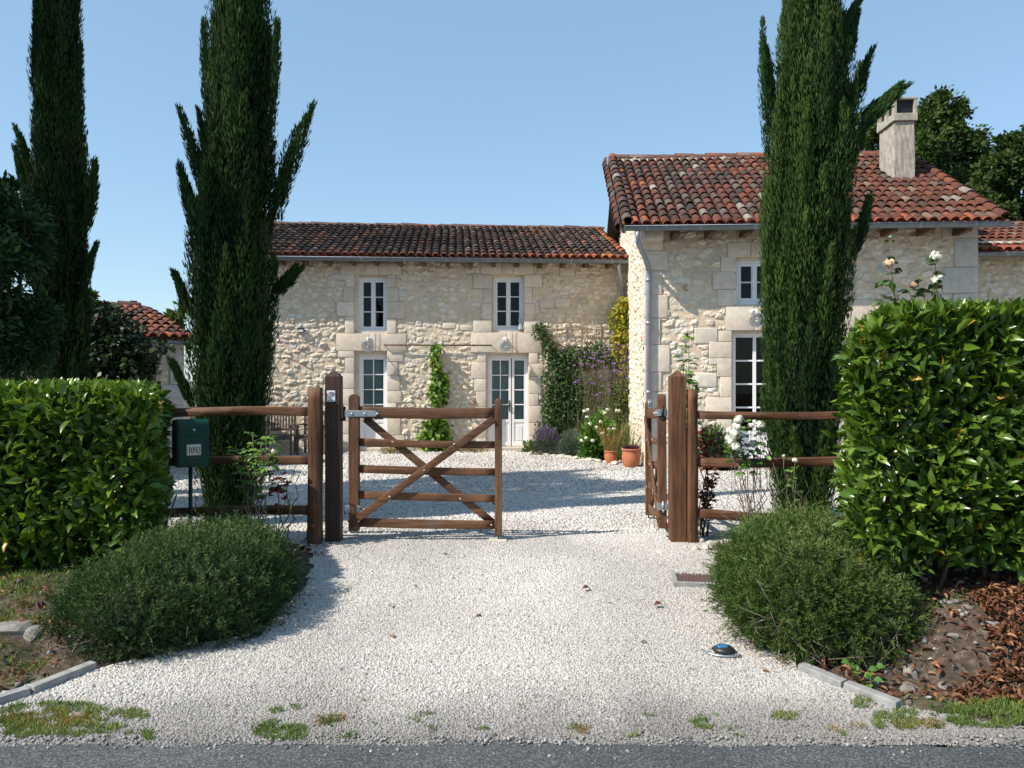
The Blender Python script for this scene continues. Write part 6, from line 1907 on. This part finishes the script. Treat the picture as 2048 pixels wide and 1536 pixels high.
rose('bare young rose stem standing beside the left fence post', gp(-1.92, 6.55), [(592, 930, 6.6), (602, 945, 6.55), (580, 985, 6.55)], 'rose_leaf', (), 4, .022, .012, 'green_stem', .3, rad=.007)
rose('small green shoots rising from the top of the left rosemary bush', gp(-2.45, 6.2), [(430, 1000, 6.1), (450, 1010, 6.1), (458, 1002, 6.15), (420, 1020, 6.1)], 'rose_leaf', (), 6, .03, .018, 'green_stem', .6, name='young_plant')
WF = [(1478, 838, .030), (1470, 868, .034), (1460, 860, .026), (1463, 885, .034), (1480, 872, .030), (1472, 893, .028), (1502, 852, .026), (1520, 850, .030), (1519, 866, .020), (1506, 888, .032), (1473, 853, .03), (1457, 875, .024)]
rose('white flowering rose bush in front of the upper right rail', gp(2.08, 6.66),
     [(q[0], q[1] + 6, 6.62) for q in WF] + [(1500, 910, 6.6), (1530, 890, 6.62), (1490, 915, 6.6)], 'bright_leaf', [(a, b_, 6.6 + .06 * RNG.normal(), r * 1.4, 'white_petal', None) for a, b_, r in WF], 7, .05, .03, 'twig', .72, 18)
rose('low rose with two small white blooms in front of the right cypress', gp(2.42, 6.65), [(1568, 914, 6.6), (1590, 922, 6.55), (1575, 940, 6.6), (1560, 1000, 6.6), (1545, 1040, 6.6)], 'bright_leaf', [(1568, 912, 6.6, .017, 'white_petal', None), (1590, 920, 6.52, .026, 'white_petal', None)], 5, .04, .025, 'twig', .5, 8)
rose('red leaved rose growing close to the right fence post', gp(1.72, 7.05), [(1412, 845, 7.1), (1430, 858, 7.1), (1420, 880, 7.05), (1408, 880, 7.1), (1425, 960, 7.0), (1412, 975, 7.0), (1418, 990, 7.0), (1436, 890, 7.05)], 'red_leaf', (), 13, .055, .035, 'green_stem', .55, 0, rad=.008)
rose('tall green climbing rose rising above the right fence post', gp(1.62, 7.15), [(1378, 672, 7.2), (1365, 690, 7.2), (1372, 740, 7.15), (1385, 760, 7.15)], 'bright_leaf', (), 16, .062, .036, 'green_stem', .60, rad=.007)
RY = 6.3
rose('tall rose with cream and peach blooms behind the right hedge', gp(at(1830, 760, RY).x, RY),
     [(1778, 530, RY), (1781, 480, RY + .05), (1829, 575, RY), (1872, 520, RY), (1874, 565, RY), (1795, 590, RY), (1770, 600, RY), (1850, 585, RY), (1760, 610, RY), (1800, 610, RY), (1880, 600, RY)], 'rose_leaf',
     [(1778, 527, RY, .042, 'peach_petal', 'cream and peach bloom'), (1873, 512, RY, .047, 'white_petal', 'upper white bloom'), (1875, 559, RY, .049, 'white_petal', 'lower white bloom'), (1829, 570, RY, .037, 'faded_petal', 'faded brownish bloom'), (1781, 474, RY + .05, .022, 'bud_green', 'grey green bud')], 10, .075, .052, 'green_stem', .68, rad=.006)

# ---------------------------------------------------------------- grass, litter
def blades(name, rects, mat, L, W, n, mask=True):
    mb_ = MB()
    area = sum((x1 - x0) * (y1 - y0) for x0, x1, y0, y1 in rects)
    for x0, x1, y0, y1 in rects:
        k = int(n * (x1 - x0) * (y1 - y0) / area); px = RNG.uniform(x0, x1, k); py = RNG.uniform(y0, y1, k)
        Yv = EYE * F / (py - HOR); Xv = (px - 1024) * Yv / F
        kp = np.ones(k, bool)
        if mask:
            cx, cy = (x0 + x1) / 2, (y0 + y1) / 2
            e = 1 - np.sqrt(((px - cx) / ((x1 - x0) / 2)) ** 2 + ((py - cy) / ((y1 - y0) / 2)) ** 2)
            kp = vnoise(Xv * 15, Yv * 19, 15) + np.clip(e * .9, -.4, .22) > .56 + .1 * RNG.random(k)
        Xv, Yv = Xv[kp], Yv[kp]; k = len(Xv)
        P = np.stack([Xv, Yv, np.maximum(gz(Xv, Yv), 0) - .004], 1); s = .5 + .8 * RNG.random(k)
        D = nrmz(np.array([0, 0, .9]) + rand_dirs(k) * .75 * np.array([1, 1, .3])); dry = vnoise(Xv * 3, Yv * 3, 18)
        add_leaves(mb_, P, D, rand_dirs(k), L * s, W * s, 'rhomb', np.clip(RNG.random(k) * .6 + .55 * dry, 0, 1))
    return tag(mb_.build(name, M[mat], None), kind='stuff')
blades('verge_grass', [(-40, 300, 1412, 1478), (505, 615, 1444, 1484), (1845, 2090, 1408, 1458), (1742, 1850, 1425, 1464), (1540, 1600, 1428, 1446), (280, 310, 1460, 1482), (380, 400, 1465, 1475), (1700, 1760, 1400, 1425), (1240, 1280, 1462, 1476), (640, 680, 1440, 1460), (1380, 1440, 1440, 1462)], 'grass', .026, .0036, 24000)
rg = [(x_, x_ + RNG.uniform(14, 46), y_, y_ + RNG.uniform(6, 14)) for x_, y_ in zip(RNG.uniform(0, 2048, 20), RNG.uniform(1412, 1478, 20))]
blades('sparse_grass', rg, 'grass', .020, .0034, 2600)
blades('dry_tufts', [(0, 180, 1425, 1460), (1640, 1730, 1448, 1466), (1780, 1900, 1440, 1462), (620, 700, 1436, 1466), (1150, 1180, 1455, 1470)], 'dry_grass', .030, .004, 2600)
# tufts on the left bank
mb = MB(); x = RNG.uniform(-3.5, -2.15, 12000); y = RNG.uniform(4.0, 5.25, 12000)
k = ~gravel_keep(x, y) & (vnoise(x * 4, y * 4, 25) + .25 * (y - 4.3) > .66); x, y = x[k], y[k]; n_ = len(x)
add_leaves(mb, np.stack([x, y, ground_z(x, y) - .004], 1), nrmz(np.array([0, -.1, .8]) + rand_dirs(n_) * .8 * np.array([1, 1, .4])), rand_dirs(n_), .045 * (.5 + RNG.random(n_)), .0042, 'rhomb', np.clip(RNG.random(n_) * .8 + .15, 0, 1))
tag(mb.build('bank_grass', M['grass'], None), kind='stuff')
# dead leaves and straw
mb = MB()
def litter(n, x0, x1, y0, y1, mk):
    x = RNG.uniform(x0, x1, n); y = RNG.uniform(y0, y1, n); k = mk(x, y); x, y = x[k], y[k]; n_ = len(x)
    D = nrmz(rand_dirs(n_) * np.array([1, 1, .35]) + np.array([0, 0, .08])); s = .5 + .7 * RNG.random(n_)
    add_leaves(mb, np.stack([x, y, ground_z(x, y) + .008 + .02 * RNG.random(n_)], 1), D, nrmz(np.array([0, -.1, 1]) + rand_dirs(n_) * .6), .055 * s, .022 * s, 'leaf', None, fold=.35, curl=.25)
litter(5200, 2.2, 3.5, 3.78, 4.40, lambda x, y: (vnoise(x * 3, y * 3, 35) + .8 * (x - 2.55) - .8 * (y - 4.05) > .52) & ~gravel_keep(x, y))
litter(800, 1.6, 3.3, 3.8, 4.6, lambda x, y: ~gravel_keep(x, y))
litter(420, -3.4, -2.1, 3.85, 5.0, lambda x, y: ~gravel_keep(x, y) & (vnoise(x * 3, y * 3, 37) > .4))
litter(22, -2.2, 2.0, 3.6, 6.8, lambda x, y: gravel_keep(x, y) & (np.abs(x) > .5 * RNG.random(len(x)) * 2))
litter(60, -2.0, -1.5, 6.1, 6.8, lambda x, y: ~gravel_keep(x, y) | (x < -1.5))
tag(mb.build('leaf_litter', M['dead_leaf'], None), kind='stuff')
mb = MB()
n_ = 900; x = np.concatenate([RNG.uniform(-3.4, -2.1, 500), RNG.uniform(1.6, 3.4, 400)]); y = RNG.uniform(3.85, 4.9, n_); k = ~gravel_keep(x, y); x, y = x[k], y[k]; n_ = len(x)
D = nrmz(rand_dirs(n_) * np.array([1, 1, .25]))
add_leaves(mb, np.stack([x, y, ground_z(x, y) + .012], 1), D, np.tile([0, 0, 1.0], (n_, 1)), .06 + .10 * RNG.random(n_), .0035, 'rhomb', RNG.random(n_))
tag(mb.build('straw', M['dry_grass'], None), kind='stuff')
for (px, py, lb) in ((1172, 1183, 'curled brown dead leaf lying alone on the gravel, left of the drain grate'), (1316, 1216, 'reddish brown dead leaf on the gravel between drain grate and dark cap')):
    p = ground_at(px, py); mb = MB()
    add_leaves(mb, np.array([[-.03, 0, .012], [-.02, .01, .016]]), np.array([[1, .2, .1], [.8, .6, .2]]), np.array([[0, -.4, 1], [.2, -.6, 1.0]]), np.array([.065, .045]), np.array([.034, .026]), 'leaf', np.array([.35, .6]), fold=.4, curl=.3)
    tag(mb.build('fallen_leaf', M['dead_leaf'], None, False, p), lb, 'leaf')
for (px, py, lb) in ((1712, 1275, 'heart leaved weed in the shade at the foot of the right bush'), (1722, 1345, 'small bright weed beside the right kerb pieces')):
    p = on_bank(px, py + 30, 4.2); t = thing('weed', lb, 'plant', p); mb = MB(); st = MB()
    for i in range(12):
        a = RNG.random() * 6.28; e = np.array([.07 * math.cos(a) * RNG.random(), .05 * math.sin(a) - .02, .03 + .10 * RNG.random()])
        st.tube([(0, 0, 0), e * .6, e], [.003, .0025, .0015], 4)
        add_leaves(mb, e[None], nrmz(np.array([[math.cos(a), math.sin(a) - .5, .1]])), np.array([[0, -.6, 1.0]]), .045, .042, 'leaf')
    st.build('stems', M['green_stem'], t)['kind'] = 'stuff'; mb.build('foliage', M['bright_leaf'], t)
